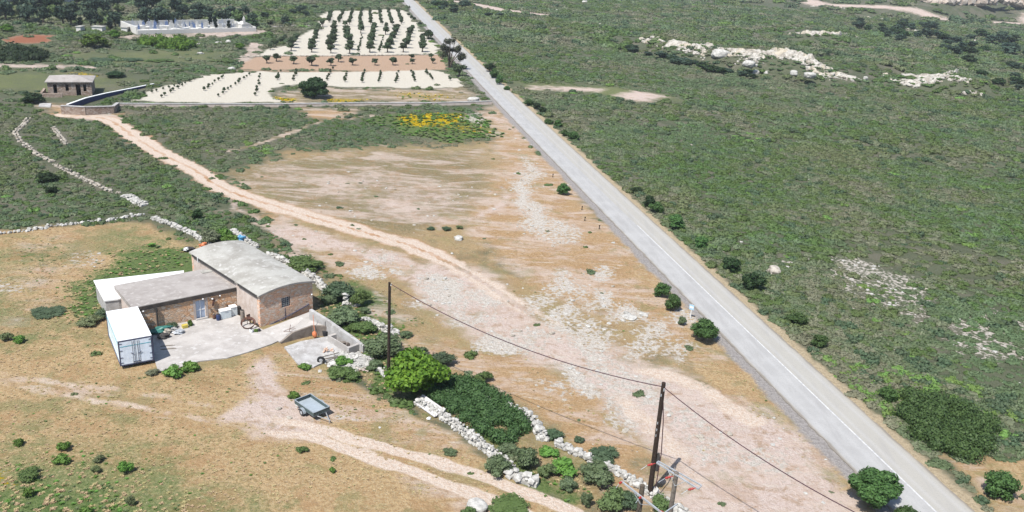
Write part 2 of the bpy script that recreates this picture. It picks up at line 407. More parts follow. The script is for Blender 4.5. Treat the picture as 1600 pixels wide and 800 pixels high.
for (cx_, cy_, rw, rh, k_) in ((720, 500, 60, 16, .55), (800, 545, 50, 22, .6), (850, 520, 50, 16, .55), (960, 640, 40, 40, .55), (1010, 620, 40, 20, .6), (1080, 640, 40, 30, .45), (1120, 700, 50, 40, .4), (1030, 590, 30, 12, .7), (925, 520, 24, 24, .7), (905, 455, 14, 14, .7), (600, 405, 40, 10, .5), (700, 470, 30, 30, .6), (640, 470, 20, 12, .5), (845, 615, 22, 10, .55), (1200, 720, 60, 26, .4)):
    reg('rock', [(cx_+rw*math.cos(a)*random.uniform(.75, 1.2), cy_+rh*math.sin(a)*random.uniform(.75, 1.2)) for a in np.linspace(0, 6.28, 10)[:-1]], 1.6, k_)
reg('redfield', [(5, 58), (40, 54), (85, 55), (92, 64), (60, 68), (0, 68)], 2, .95)
reg('sage', [(-200, 720), (60, 700), (200, 690), (330, 740), (420, 800), (420, 900), (-300, 900)], 6, .92)
reg('sage', [(-100, 370), (60, 365), (110, 400), (60, 480), (120, 520), (60, 560), (-100, 560)], 5, .55)
reg('sage', [(20, 600), (240, 650), (420, 700), (560, 760), (420, 720), (240, 680), (40, 640)], 4, .5)
reg('sage', [(170, 360), (290, 352), (320, 400), (250, 390), (150, 400)], 4, .6)
reg('sage', [(380, 300), (450, 250), (600, 233), (700, 240), (640, 270), (500, 290), (420, 330)], 5, .6)
reg('sage', [(780, 225), (840, 240), (900, 310), (850, 300), (790, 250)], 3, .5)
reg('sage', [(640, 585), (760, 620), (850, 665), (960, 725), (1000, 760), (960, 770), (850, 700), (700, 640)], 2, .6)
reg('dry', [(560, 480), (700, 560), (860, 650), (1000, 740), (1100, 830), (900, 800), (840, 745), (760, 700), (640, 620), (560, 590)], 2, .6)
reg('lush', [(590, 182), (700, 175), (760, 185), (785, 212), (700, 222), (620, 205)], 2, .95)
reg('lush', [(560, 180), (640, 175), (620, 200), (570, 195)], 2, .6)
reg('meadow', [(-200, 105), (0, 105), (110, 112), (150, 120), (260, 118), (250, 130), (180, 132), (140, 150), (60, 150), (30, 145), (-200, 150)], 4, .62)
reg('meadow', [(80, 80), (300, 72), (400, 80), (380, 100), (200, 105), (100, 100)], 5, .55)
reg('meadow', [(-200, 62), (60, 70), (120, 80), (80, 85), (-200, 85)], 5, .6)
reg('meadow', [(880, 420-300), (960, 112), (1080, 115), (1120, 125), (960, 140)], 4, .3)
reg('meadow', [(795, 128), (880, 130), (960, 134), (1040, 148), (1060, 158), (980, 158), (900, 142), (820, 142)], 3, .8)
reg('dirt', [(810, 136), (900, 135), (945, 138), (935, 143), (860, 142)], 1.5, .8)
reg('dirt', [(965, 150), (1000, 143), (1030, 150), (1020, 158), (980, 156)], 1.5, .9)
reg('dirt', [(690, 400), (760, 428), (850, 485), (940, 540), (1010, 560), (1100, 590), (1200, 625), (1290, 700), (1320, 770), (1330, 900), (1110, 900), (1060, 770), (1000, 700), (950, 650), (880, 600), (800, 560), (720, 520), (640, 480), (620, 440), (650, 415)], 3, .95)
reg('dirt', [(430, 350), (560, 375), (640, 400), (700, 425), (600, 415), (520, 395), (440, 385), (400, 360)], 2, .8)
reg('dirt', [(345, 305), (380, 330), (430, 365), (480, 400), (460, 405), (410, 370), (355, 325)], 1.2, .75)
reg('dirt', [(480, 270), (600, 265), (730, 300), (790, 295), (740, 335), (640, 350), (560, 330), (480, 310)], 4, .45)
reg('dirt', [(670, 345), (740, 338), (775, 310), (780, 288), (800, 290), (795, 320), (750, 348), (690, 355)], 1, .65)
reg('dirt', [(370, 575), (400, 555), (425, 600), (470, 640), (520, 672), (500, 690), (420, 680), (340, 655), (380, 620)], 1.5, .95)
reg('dirt', [(100, 170), (180, 178), (200, 200), (160, 192), (110, 184)], 1, .9)
reg('dirt', [(765, 170), (790, 180), (830, 225), (800, 215), (770, 190)], 2, .6)
reg('dirt', [(900, 560), (1000, 600), (1100, 680), (1200, 760), (1180, 830), (1080, 780), (980, 680)], 2, .5)
for c, r, w in [((820, 300), (14, 45), .9), ((835, 340), (22, 30), .8), ((865, 360), (35, 20), .6), ((880, 440), (20, 25), .8), ((895, 490), (20, 30), .8), ((945, 425), (20, 14), .7), ((945, 470), (22, 18), .9), ((985, 492), (25, 12), .9), ((850, 470), (25, 20), .6),
                ((760, 460), (45, 18), .6), ((690, 455), (45, 28), .8), ((770, 540), (35, 22), .9), ((930, 545), (30, 50), .7), ((890, 600), (25, 28), .85), ((930, 630), (18, 20), .7), ((1010, 530), (30, 30), .6), ((570, 430), (25, 14), .8), ((620, 424), (14, 5), .9),
                ((960, 590), (45, 45), .5), ((1400, 460), (60, 45), .4), ((1335, 430), (50, 30), .45), ((1550, 530), (70, 40), .45), ((1215, 420), (30, 15), .6), ((1490, 500), (60, 20), .4), ((1060, 500), (30, 14), .7), ((1055, 545), (14, 12), .7), ((750, 215-10), (20, 8), .0), ((745, 184), (18, 9), .6), ((150, 178), (20, 5), 1.0),
                ((130, 412), (22, 10), .4), ((20, 450), (25, 15), .4), ((640, 650-10), (30, 10), .0), ((530, 650), (60, 14), .25), ((1420, 540), (50, 20), .3), ((1250, 610), (20, 30), .25)]:
    if w: reg('rock', [(c[0]+r[0]*math.cos(a)*random.uniform(.8, 1.15), c[1]+r[1]*math.sin(a)*random.uniform(.8, 1.15)) for a in np.linspace(0, 6.28, 9)[:-1]], 1.2, w)
reg('flower', [(612, 184), (665, 176), (722, 179), (728, 190), (690, 200), (635, 197)], 1.2, 1.)
reg('flower', [(440, 150), (465, 152), (460, 158), (440, 158)], 1, .8); reg('flower', [(510, 155), (570, 157), (560, 160), (510, 160)], 1.5, .9)
reg('flower', [(600, 143), (640, 142), (720, 148), (700, 158), (620, 155)], 2, .42); reg('flower', [(105, 114), (130, 116), (133, 119), (108, 119)], 1, .95)
reg('flower', [(640, 198), (760, 195), (780, 212), (680, 205)], 2, .4)
reg('lush', [(20, 380), (60, 370), (110, 400), (60, 430)], 3, .5)
reg('lush', [(540, 440), (600, 480), (640, 530), (660, 600), (800, 690), (960, 780), (900, 790), (820, 735), (700, 640), (600, 600), (560, 540), (505, 470)], 2, .75)
reg('soil', [(505, 18), (628, 14), (640, 24), (662, 50), (690, 84), (590, 86), (400, 88), (425, 76), (470, 57), (496, 40)], 1)
reg('soil', [(330, 117), (380, 112), (540, 112), (660, 108), (700, 113), (730, 134), (725, 137), (640, 137), (500, 134), (445, 133), (428, 140), (440, 160), (192, 159), (240, 140)], 1)
reg('red', [(400, 88), (690, 85), (700, 108), (620, 111), (375, 108), (378, 99)], .8, .95)
reg('red', [(560, 92), (680, 90), (690, 105), (590, 108)], 2, .6)
reg('red', [(5, 58), (40, 54), (85, 55), (92, 64), (60, 68), (0, 68)], 2, .95)
reg('weed', [(400, 88), (560, 92), (560, 108), (375, 108)], 2, .35)
reg('flower', [(-40, 745), (15, 735), (20, 765), (-40, 770)], .8, .42)
LINES = {'track': [], 'verge': [], 'stonyline': []}
TRK = smooth([G(*p)[:2] for p in [(100, 180), (135, 182), (172, 188), (205, 210), (255, 241), (300, 263), (335, 287), (370, 303), (430, 322), (500, 343), (580, 366), (640, 383), (690, 405), (740, 432), (790, 465), (850, 503), (900, 535), (950, 570), (1010, 620), (1080, 680)]])
TR2U = smooth([G(*p)[:2] for p in [(-60, 566), (0, 583), (100, 600), (200, 611), (290, 627), (400, 652), (500, 669), (575, 694), (650, 712), (725, 735), (800, 762), (880, 793), (960, 830)]])
TR2L = smooth([G(*p)[:2] for p in [(-60, 580), (0, 598), (100, 617), (200, 634), (300, 651), (400, 672), (500, 687), (575, 714), (650, 740), (725, 766), (790, 790), (860, 820)]])
ROADL = [(560, -60), (627, 0), (660, 32), (725, 95), (765, 150), (805, 200), (900, 300), (1000, 400), (1102, 500), (1205, 600), (1270, 667), (1329, 730), (1398, 800), (1520, 922)]
ROADR = [(566, -60), (645, 0), (682, 34), (750, 97), (806, 152), (856, 200), (967, 300), (1078, 400), (1190, 500), (1300, 600), (1378, 668), (1449, 730), (1529, 800), (1665, 922)]
# straight carriageway: fit both edges
def rd_axis():
    A = np.array([(flat(*p)[:2]) for p in ROADL[2:12]]); B = np.array([flat(*p)[:2] for p in ROADR[2:12]])
    return A, B
RL = [np.array(flat(*p)[:2]) for p in ROADL]; RR = [np.array(flat(*p)[:2]) for p in ROADR]
RC = [(a+b)/2 for a, b in zip(RL, RR)]
cx = np.polyfit([c[1] for c in RC[1:]], [c[0] for c in RC[1:]], 2)
RWID = 6.0
def road_c(y):
    y = np.asarray(y, float); return np.polyval(cx, np.clip(y, 20, 460))+np.where(y > 460, (y-460)*(cx[0]*2*460+cx[1]), 0)

def build_ground():
    fr = np.radians(np.arange(-47, 52.01, .17)); bk = np.radians(np.arange(58, 312, 8.))
    ang = np.concatenate([fr, bk]); rad = np.concatenate([[4, 12, 22, 32], 38*np.exp(np.arange(0, 2.85, .0062)), [740, 900, 1200, 1700, 2500, 4200]])
    A, R_ = np.meshgrid(ang, rad); X = (np.sin(A)*R_).ravel(); Y = (np.cos(A)*R_).ravel()
    Z = hmap(X, Y)
    Xw = X+wav(X, Y, .9)*.9+wav(X, Y, .21, 2)*1.8; Yw = Y+wav(X, Y, .8, 1)*.9+wav(X, Y, .19, 3)*1.8
    att = {}
    for cls, L in REG.items():
        w = np.zeros(X.shape)
        for pts, soft, k in L:
            d = sdf(px_poly(pts), Xw if soft >= 1 else X, Yw if soft >= 1 else Y)
            dist = np.hypot(X, Y); s_ = soft*np.clip(dist/110, .7, 2.2)
            w = np.maximum(w, np.clip(.5+d/(2*s_), 0, 1)*k)
        att[cls] = w
    Xs = X+wav(X, Y, 1.3)*.22; Ys = Y+wav(X, Y, 1.1, 4)*.22
    d1 = pline(TRK, Xs, Ys); wid = 1.65
    t = np.clip(1.25-d1/wid*.75, 0, 1); t = np.where(d1 < .38, t*.5, t); endf = np.clip((Y-64)/34, 0, 1); t = t*endf
    d2 = np.minimum(pline(TR2U, Xs, Ys), pline(TR2L, Xs, Ys)); px, py = proj(X, Y, Z)
    fade = np.clip((px-330)/150, .47, 1)
    att['track'] = np.maximum(t, np.clip(1.35-d2/.55*.8, 0, 1)*fade)
    att['rutbed'] = np.clip(1.5-pline(TRK, Xs, Ys)/2.0, 0, 1)*np.clip((Y-84)/14, 0, 1)*.8
    rc = road_c(Ys); dd = (Xs-rc)*math.cos(.13)
    edge = np.abs(dd)-RWID/2
    att['verge'] = np.where(dd < 0, np.clip(1.2-edge/1.7, 0, 1), 0)*(edge > -1)
    att['dryverge'] = np.where(dd > 0, np.clip(1.25-edge/1.7, 0, 1)*.9, 0)*(edge > -1)
    # right verge tracks: far pale track top centre, quarry floor top right, minor path in the left scrub
    def ln(pts, w, k, cls):
        q = [G(*p)[:2] for p in pts]; att[cls] = np.maximum(att[cls], np.clip(1.4-pline(q, Xw*.5+X*.5, Yw*.5+Y*.5)/w*.9, 0, 1)*k)
    ln([(640, -12), (690, 0), (735, 6), (790, 16), (840, 22)], 5, .9, 'dirt')
    ln([(1250, -4), (1285, 8), (1400, 12), (1480, 16), (1620, 18)], 7, .8, 'dirt')
    ln([(355, 236), (400, 225), (440, 212), (475, 195), (520, 186), (580, 180)], .9, .6, 'weed')
    ln([(140, 108-3), (60, 103), (0, 102)], 3, .6, 'dirt'); ln([(400, 68), (395, 80), (380, 98)], 2.5, .6, 'dirt')
    ln([(432, 41), (500, 39), (640, 43)], 1.2, .8, 'verge'); 
    ln([(375, 110), (520, 112), (640, 110), (700, 108)], 1.3, .6, 'red')
    ln([(1010, 575), (1100, 600), (1180, 650)], 1.2, .7, 'track'); ln([(960, 620), (1040, 690), (1100, 760)], 1.5, .5, 'track')
    ln([(210, 58), (300, 56), (400, 50)], 6, .55, 'dirt')
    anyopen = np.zeros(X.shape)
    for k in ('dry', 'orange', 'weed', 'lush', 'dirt', 'soil', 'red', 'verge', 'dryverge', 'redfield', 'track', 'meadow', 'rutbed'): anyopen = np.maximum(anyopen, att[k])
    att['open'] = anyopen
    na, nr = len(ang), len(rad)
    Q = [(j*na+i, j*na+(i+1) % na, (j+1)*na+(i+1) % na, (j+1)*na+i) for j in range(nr-1) for i in range(na)]
    Q = np.array(Q); Q = Q[:, ::-1]
    V = np.stack([X, Y, Z], -1)
    t1 = (att['track'] > .42); cut = t1[Q].sum(1) >= 3
    fm = (px > 330) | (py > 560)
    return V, Q, att, cut, (py, px)
def mesh_np(name, V, Q, mat, att):
    used = np.unique(Q); rem = -np.ones(len(V), int); rem[used] = np.arange(len(used))
    me = bpy.data.meshes.new(name); Vn = V[used]; Qn = rem[Q]
    me.vertices.add(len(Vn)); me.vertices.foreach_set('co', Vn.ravel())
    me.loops.add(Qn.size); me.loops.foreach_set('vertex_index', Qn.ravel().astype(np.int32))
    me.polygons.add(len(Qn)); me.polygons.foreach_set('loop_start', np.arange(0, Qn.size, 4, dtype=np.int32))
    me.polygons.foreach_set('use_smooth', np.ones(len(Qn), bool))
    me.update(calc_edges=True)
    for k, a in att.items():
        at = me.attributes.new(k, 'FLOAT', 'POINT'); at.data.foreach_set('value', a[used].astype(np.float32))
    me.materials.append(mat); o = bpy.data.objects.new(name, me); COL.objects.link(o); return o
def ground_mat():
    m = NT('ground soils', .95, .1); v = m.geo().outputs['Position']
    hi = m.noise(v, 3.2, 6, .7); mid = m.noise(v, .55, 5, .65); lo = m.noise(v, .09, 4, .6); hi2 = m.noise(v, 7.5, 3, .7)
    vc = m.vor(v, 2.2, 'Distance'); grass = m.vor(v, 4.5, 'Distance')
    def wide(n, k=2.4): return m.math('MULTIPLY_ADD', n, k, .5-.5*k)
    hi, mid, lo, hi2 = wide(hi, 1.9), wide(mid, 2.1), wide(lo, 2.2), wide(hi2, 1.5)
    nz = m.math('ADD', m.math('ADD', m.math('MULTIPLY', mid, .4), m.math('MULTIPLY', hi, .3)), m.math('MULTIPLY', lo, .3))
    c = m.mix(m.ss(nz, .4, .62), T(108, 114, 90), T(92, 100, 76))
    c = m.mix(m.ss(lo, .5, .7, 0, .7), c, T(130, 126, 110)); c = m.mix(m.ss(hi2, .6, .72, 0, .5), c, T(165, 156, 140))
    def layer(c, at, a, b, amp=1.2, soft=.12, bias=0., nn=None, spk=None):
        w = m.attr(at); nn = nn or nz
        f = m.ss(m.math('ADD', w, m.math('MULTIPLY', m.math('SUBTRACT', nn, .5), amp)), .5+bias-soft, .5+bias+soft)
        f = m.math('MULTIPLY', f, m.ss(w, .02, .15))
        col = m.mix(m.ss(hi, .35, .68), a, b)
        if spk: col = m.mix(m.ss(hi2, .58, .7, 0, .8), col, spk)
        return m.mix(f, c, col)
    c = layer(c, 'meadow', T(140, 144, 98), T(106, 122, 74), soft=.4, spk=T(150, 146, 110))
    c = layer(c, 'dry', T(212, 184, 140), T(186, 154, 112), soft=.28, spk=T(216, 200, 168), amp=.9)
    drymask = m.math('MULTIPLY', m.attr('dry'), m.ss(m.math('ADD', m.math('MULTIPLY', lo, .6), m.math('MULTIPLY', mid, .4)), .5, .62, 0, .55))
    c = m.mix(drymask, c, T(144, 142, 98))
    c = layer(c, 'sage', T(150, 154, 106), T(122, 132, 84), soft=.35, amp=1.4)
    c = layer(c, 'weed', T(160, 144, 112), T(132, 124, 88), soft=.25, spk=T(186, 170, 140))
    c = layer(c, 'orange', T(206, 172, 130), T(184, 150, 108), soft=.3, spk=T(216, 194, 162))
    c = layer(c, 'lush', T(118, 136, 82), T(96, 118, 66), soft=.22)
    c = layer(c, 'dirt', T(236, 218, 208), T(220, 198, 186), amp=1.3, soft=.3, spk=T(192, 172, 154))
    fld = m.ss(m.math('MAXIMUM', m.attr('orange'), m.math('MAXIMUM', m.attr('dirt'), m.attr('weed'))), .15, .5)
    mp = m.n('ShaderNodeMapping'); m.set(mp.inputs[0], v); mp.inputs['Rotation'].default_value = (0, 0, math.radians(STREAK)); mp.inputs['Scale'].default_value = (.3, 1, 1); sv = mp.outputs[0]
    f1 = m.ss(m.noise(sv, .3, 8, .72, .8), .45, .60); c = m.mix(m.math('MULTIPLY', f1, m.math('MULTIPLY', fld, .72)), c, T(230, 210, 196))
    f2 = m.ss(m.noise(v, .6, 7, .75, .5), .54, .62); c = m.mix(m.math('MULTIPLY', f2, m.math('MULTIPLY', fld, .5)), c, T(178, 142, 102))
    f3 = m.ss(m.noise(sv, 1.3, 7, .75), .55, .64); c = m.mix(m.math('MULTIPLY', f3, m.math('MULTIPLY', fld, .6)), c, T(232, 222, 208))
    f4 = m.ss(m.noise(v, 2.3, 5, .8), .60, .67); c = m.mix(m.math('MULTIPLY', f4, m.math('MULTIPLY', fld, .55)), c, T(128, 116, 86))
    inv = m.math('SUBTRACT', 1., m.ss(m.attr('lush'), .25, .6)); dr = m.math('MULTIPLY', m.attr('dry'), inv); f5 = m.ss(m.noise(v, 1.2, 7, .78), .5, .66); c = m.mix(m.math('MULTIPLY', f5, m.math('MULTIPLY', dr, .5)), c, T(156, 130, 94))
    f7 = m.ss(m.noise(v, .28, 6, .72, .6), .50, .62); c = m.mix(m.math('MULTIPLY', f7, m.math('MULTIPLY', dr, .5)), c, T(184, 146, 106))
    f8 = m.ss(m.noise(v, .17, 6, .75, .4), .54, .64); c = m.mix(m.math('MULTIPLY', f8, m.math('MULTIPLY', dr, .55)), c, T(146, 146, 98))
    f6 = m.ss(m.noise(v, 2.1, 7, .8), .54, .66); c = m.mix(m.math('MULTIPLY', f6, m.math('MULTIPLY', dr, .45)), c, T(222, 204, 170))
    rk = m.math('ADD', m.math('MULTIPLY', hi, .6), m.math('MULTIPLY', vc, .45))
    c = layer(c, 'rock', T(238, 231, 220), T(210, 200, 188), amp=2.2, soft=.2, nn=rk, bias=.05, spk=T(140, 132, 120))
    c = layer(c, 'flower', T(214, 184, 20), T(190, 160, 14), amp=1.8, soft=.06, nn=hi)
    c = layer(c, 'soil', T(242, 236, 222), T(226, 217, 199), amp=.8, soft=.16, spk=T(206, 190, 160))
    c = layer(c, 'red', T(212, 184, 158), T(190, 158, 132), amp=.8, soft=.2)
    c = layer(c, 'redfield', T(178, 118, 90), T(158, 104, 78), amp=.8, soft=.2)
    c = layer(c, 'verge', T(186, 180, 176), T(162, 156, 152), amp=1.0, soft=.22, spk=T(208, 202, 196))
    c = layer(c, 'dryverge', T(214, 196, 164), T(190, 172, 142), amp=1.1, soft=.25, spk=T(170, 156, 124))
    c = layer(c, 'rutbed', T(214, 170, 130), T(196, 148, 106), amp=1.5, soft=.2)
    c = layer(c, 'track', T(246, 230, 214), T(230, 206, 186), amp=1.0, soft=.16, spk=T(206, 180, 150))
    m.col(c); m.bump(m.math('ADD', nz, m.math('MULTIPLY', hi2, .3)), .9, .22)
    return m.m
_a, _b = flat(690, 400), flat(1200, 700); STREAK = -math.degrees(math.atan2(_b[1]-_a[1], _b[0]-_a[0]))
GM = ground_mat()
GV, GQ, GA, CUT, _pp = build_ground()
tag(mesh_np('ground', GV, GQ[~CUT], GM, GA), kind='structure')
tag(mesh_np('dirt_track', GV, GQ[CUT], GM, GA), kind='structure')

# asphalt road, a real slab of tarmac with an eroded edge, and its centre line
def strip(ys, off0, off1, z, th, jit=0., nx=1):
    V = []; A = []; n = len(ys); k = nx+3
    for y in ys:
        c = float(road_c(y)); d = (float(road_c(y+.5))-float(road_c(y-.5))); t = Vector((d, 1, 0)).normalized(); nrm = Vector((t.y, -t.x, 0))
        j0 = float(wav(np.array(y), np.array(3.), 1.7)*jit+random.uniform(-.6, .6)*jit); j1 = float(wav(np.array(y), np.array(9.), 1.4)*jit*.5+random.uniform(-.3, .3)*jit)
        prof = [(off0+j0, z-th)]+[(off0+j0+(off1+j1-off0-j0)*i/nx, z) for i in range(nx+1)]+[(off1+j1, z-th)]
        for i, (o, zz) in enumerate(prof): q = Vector((c, y, 0))+nrm*o; V.append((q.x, q.y, zz)); A.append(o/max(.01, off1))
    me = bpy.data.meshes.new('strip'); me.from_pydata(V, [], [(i*k+j, i*k+j+1, (i+1)*k+j+1, (i+1)*k+j) for i in range(n-1) for j in range(k-1)]); me.update()
    at = me.attributes.new('across', 'FLOAT', 'POINT'); at.data.foreach_set('value', A); return me
def strip_obj(me, name, mat):
    me.name = name; me.materials.append(mat); o = bpy.data.objects.new(name, me); COL.objects.link(o); return o
def road_mat():
    m = NT('sun bleached asphalt', .85, .2); v = m.geo().outputs['Position']; ac = m.attr('across')
    mp = m.n('ShaderNodeMapping'); m.set(mp.inputs[0], v); mp.inputs['Rotation'].default_value = (0, 0, .13); mp.inputs['Scale'].default_value = (1, .12, 1); sv = mp.outputs[0]
    n = m.noise(v, .35, 5); h = m.noise(v, 9, 3, .7); s = m.noise(sv, .9, 6, .7); aa = m.math('ABSOLUTE', ac)
    c = m.mix(m.ss(n, .35, .65), T(209, 208, 206), T(198, 197, 195)); c = m.mix(m.ss(ac, -.02, .06, 0, .85), c, T(204, 200, 190))
    c = m.mix(m.ss(s, .48, .64, 0, .45), c, T(186, 184, 182))
    wp = m.math('ABSOLUTE', m.math('SUBTRACT', m.math('ABSOLUTE', m.math('SUBTRACT', aa, .5)), .24)); c = m.mix(m.ss(wp, .0, .12, .3, 0), c, T(222, 221, 220))
    c = m.mix(m.ss(aa, .86, 1.0, 0, .8), c, T(190, 180, 164)); c = m.mix(m.ss(m.math('ADD', aa, m.math('MULTIPLY', n, .25)), 1.03, 1.12, 0, .9), c, T(160, 152, 140))
    c = m.mix(m.ss(h, .5, .75, 0, .4), c, T(168, 167, 166))
    e = m.vor(v, .28, 'Distance', 'DISTANCE_TO_EDGE'); c = m.mix(m.ss(e, .0, .008, .12, 0), c, T(150, 149, 148))
    m.col(c); m.bump(h, .3, .01); return m.m
ys = list(np.concatenate([np.arange(25, 130, .35), np.arange(130, 620, 2.)]))
tag(strip_obj(strip(ys, -RWID/2, RWID/2, .06, .1, .13, 12), 'road', road_mat()), kind='structure')
ln_ = strip(list(np.arange(25, 112, .5)), .05, .19, .064, .003)
m = NT('faded white line', .8, .2); vv = m.geo().outputs['Position']
m.col(m.mix(m.ss(m.noise(vv, 3.5, 4, .7), .42, .62), T(246, 246, 244), T(212, 213, 216)))
tag(strip_obj(ln_, 'road_marking', m.m), kind='structure')

# ------------------------------------------------------------ lookups on the soil map
_rad = np.concatenate([[4, 12, 22, 32], 38*np.exp(np.arange(0, 2.85, .0062))]); _na = len(np.radians(np.arange(-47, 52.01, .17)))+len(np.arange(58, 312, 8.))
def soil(att, X, Y):
    a = np.degrees(np.arctan2(X, Y)); i = np.clip(np.round((a+47)/.17).astype(int), 0, len(np.arange(-47, 52.01, .17))-1)
    r = np.hypot(X, Y); j = np.clip(np.searchsorted(_rad, r), 0, len(_rad)-1)
    return GA[att][j*_na+i]
def mpp(p): return float(np.dot(np.array([p[0], p[1], p[2]-HC]), -RM[:, 2]))/F    # metres per photo pixel at a point

# ------------------------------------------------------------ ground cover (scrub, tufts, stones)
SRC = {}
def source(cname, objs):
    c = bpy.data.collections.new(cname); SRC[cname] = c
    for i, (mb, mat) in enumerate(objs):
        V = np.concatenate(mb.v); me = bpy.data.meshes.new(f'{cname}_{i}'); me.from_pydata(V.tolist(), [], mb.f); me.materials.append(mat)
        o = bpy.data.objects.new(f'{cname}_{i:02d}', me); c.objects.link(o)
    return c
def scrub_mesh(seed, n=190, leaf=.115, flatt=.5):
    g = np.random.default_rng(seed); mb = MB(); k = 6
    C = [(g.uniform(-.5, .5), g.uniform(-.5, .5), g.uniform(.12, .4)*flatt) for _ in range(k)]; R = [(g.uniform(.35, .6), g.uniform(.35, .6), g.uniform(.3, .6)*flatt) for _ in range(k)]
    for c, r in zip(C, R): mb.add(lump(ICO1[0], .12, seed+c[0])*np.array(r)*.85+np.array(c), ICO1[1])
    leaf_cloud(mb, C, R, n, leaf, .85); return mb
def tuft_mesh(seed, n=26):
    mb = MB(); g = np.random.default_rng(seed); a = g.uniform(0, 6.28, n); r = g.uniform(0, .35, n)
    C = np.stack([np.cos(a)*r, np.sin(a)*r, .1+.3*(.4-r)], 1)
    A = np.stack([-np.sin(a), np.cos(a), g.uniform(-.3, .3, n)], 1)*.09; B = np.stack([np.cos(a)*.16, np.sin(a)*.16, g.uniform(-.02, .14, n)], 1)*g.uniform(.7, 1.3, (n, 1))
    mb.quads(C, A, B); return mb
def rock_mesh(k): mb = MB(); rock(mb, (0, 0, .2), (.5, .42, .32)); return mb
source('scrub_source', [(scrub_mesh(1), FO['scrubgrey']), (scrub_mesh(2), FO['scrubgrey']), (scrub_mesh(3, 200, .115), FO['scrubgreen']), (scrub_mesh(4, 190, .12, .62), FO['scrubgreen']), (scrub_mesh(5, 190, .12, .75), FO['scrubdark']), (scrub_mesh(6), FO['scrubbright'])])
source('tuft_source', [(tuft_mesh(1), FO['drygrass']), (tuft_mesh(2), FO['drygrass']), (tuft_mesh(3), FO['weed']), (tuft_mesh(4), FO['scrubgreen'])])
source('stone_source', [(rock_mesh(i), MT['lime'] if i % 2 else MT['limewarm']) for i in range(4)])
source('flower_source', [(tuft_mesh(11, 30), FO['yellowfl']), (tuft_mesh(12), FO['weed'])])
def scatter(name, X, Y, sc, idx, src, label, cat, zoff=0., zs=None):
    n = len(X); Z = hmap(X, Y)+zoff; me = bpy.data.meshes.new(name); me.vertices.add(n)
    me.vertices.foreach_set('co', np.stack([X, Y, Z], -1).ravel())
    for k, a, t in (('sc', sc, 'FLOAT'), ('rz', RNG.uniform(0, 6.28, n), 'FLOAT'), ('zs', zs if zs is not None else np.ones(n), 'FLOAT'), ('idx', idx, 'INT')):
        at = me.attributes.new(k, t, 'POINT'); at.data.foreach_set('value', np.asarray(a).astype(np.int32 if t == 'INT' else np.float32))
    o = bpy.data.objects.new(name, me); COL.objects.link(o); tag(o, label, cat, kind='stuff')
    ng = bpy.data.node_groups.new('scatter', 'GeometryNodeTree')
    ng.interface.new_socket('Geometry', in_out='INPUT', socket_type='NodeSocketGeometry'); ng.interface.new_socket('Geometry', in_out='OUTPUT', socket_type='NodeSocketGeometry')
    N = ng.nodes; i_ = N.new('NodeGroupInput'); o_ = N.new('NodeGroupOutput'); iop = N.new('GeometryNodeInstanceOnPoints'); ci = N.new('GeometryNodeCollectionInfo')
    ci.inputs['Collection'].default_value = SRC[src]; ci.inputs['Separate Children'].default_value = True; ci.inputs['Reset Children'].default_value = True
    def na(nm, t='FLOAT'):
        a = N.new('GeometryNodeInputNamedAttribute'); a.data_type = t; a.inputs[0].default_value = nm; return a.outputs[0]
    L = ng.links.new; cr = N.new('ShaderNodeCombineXYZ'); L(na('rz'), cr.inputs[2]); cs = N.new('ShaderNodeCombineXYZ'); s_ = na('sc'); L(s_, cs.inputs[0]); L(s_, cs.inputs[1])
    mu = N.new('ShaderNodeMath'); mu.operation = 'MULTIPLY'; L(s_, mu.inputs[0]); L(na('zs'), mu.inputs[1]); L(mu.outputs[0], cs.inputs[2])
    L(i_.outputs[0], iop.inputs['Points']); L(ci.outputs[0], iop.inputs['Instance']); iop.inputs['Pick Instance'].default_value = True
    L(na('idx', 'INT'), iop.inputs['Instance Index']); L(cr.outputs[0], iop.inputs['Rotation']); L(cs.outputs[0], iop.inputs['Scale']); L(iop.outputs[0], o_.inputs[0])
    md = o.modifiers.new('scatter', 'NODES'); md.node_group = ng
    return o
def fan_points(n, r0, r1, a0=-42, a1=46):
    r = np.sqrt(RNG.uniform(r0*r0, r1*r1, n)); a = np.radians(RNG.uniform(a0, a1, n))
    return np.sin(a)*r, np.cos(a)*r
NOGO = [[(235, 515), (209, 482), (146, 436), (290, 418), (311, 392), (345, 380), (385, 382), (490, 438), (492, 500), (565, 540), (500, 580), (440, 545), (250, 590), (190, 585), (150, 492), (200, 480)],
        [(55, 165), (70, 125), (95, 116), (140, 118), (170, 125), (170, 150), (150, 165)], [(205, 58), (213, 38), (400, 36), (400, 55)]]
NOGOP = [np.array([flat(*p)[:2] for p in q]) for q in NOGO]
WALLPX = [[(420, 402), (445, 412), (470, 425), (500, 446), (508, 458)], [(568, 500), (590, 510), (622, 524)], [(636, 548), (690, 580), (730, 604), (790, 640)], [(788, 640), (832, 662), (850, 690)], [(868, 696), (928, 722)], [(945, 728), (1005, 765), (1110, 830)], [(652, 630), (705, 662), (775, 715), (800, 735)], [(796, 742), (840, 760)], [(45, 186), (24, 208), (32, 222), (62, 244), (82, 254)], [(85, 258), (140, 285), (185, 303)], [(196, 306), (225, 322)], [(-60, 372), (0, 365), (110, 350), (225, 335)], [(238, 342), (300, 366), (330, 386)], [(362, 362), (402, 388)], [(83, 200), (104, 226)]]
WALLW = [[flat(*p)[:2] for p in q] for q in WALLPX]
def free(X, Y, pad=.4):
    ok = np.ones(len(X), bool)
    for q in WALLW: ok &= pline(q, X, Y) > .9
    for q in NOGOP: ok &= sdf(q, X, Y) < -pad
    ok &= np.abs(X-road_c(Y)) > RWID/2+1.0
    return ok
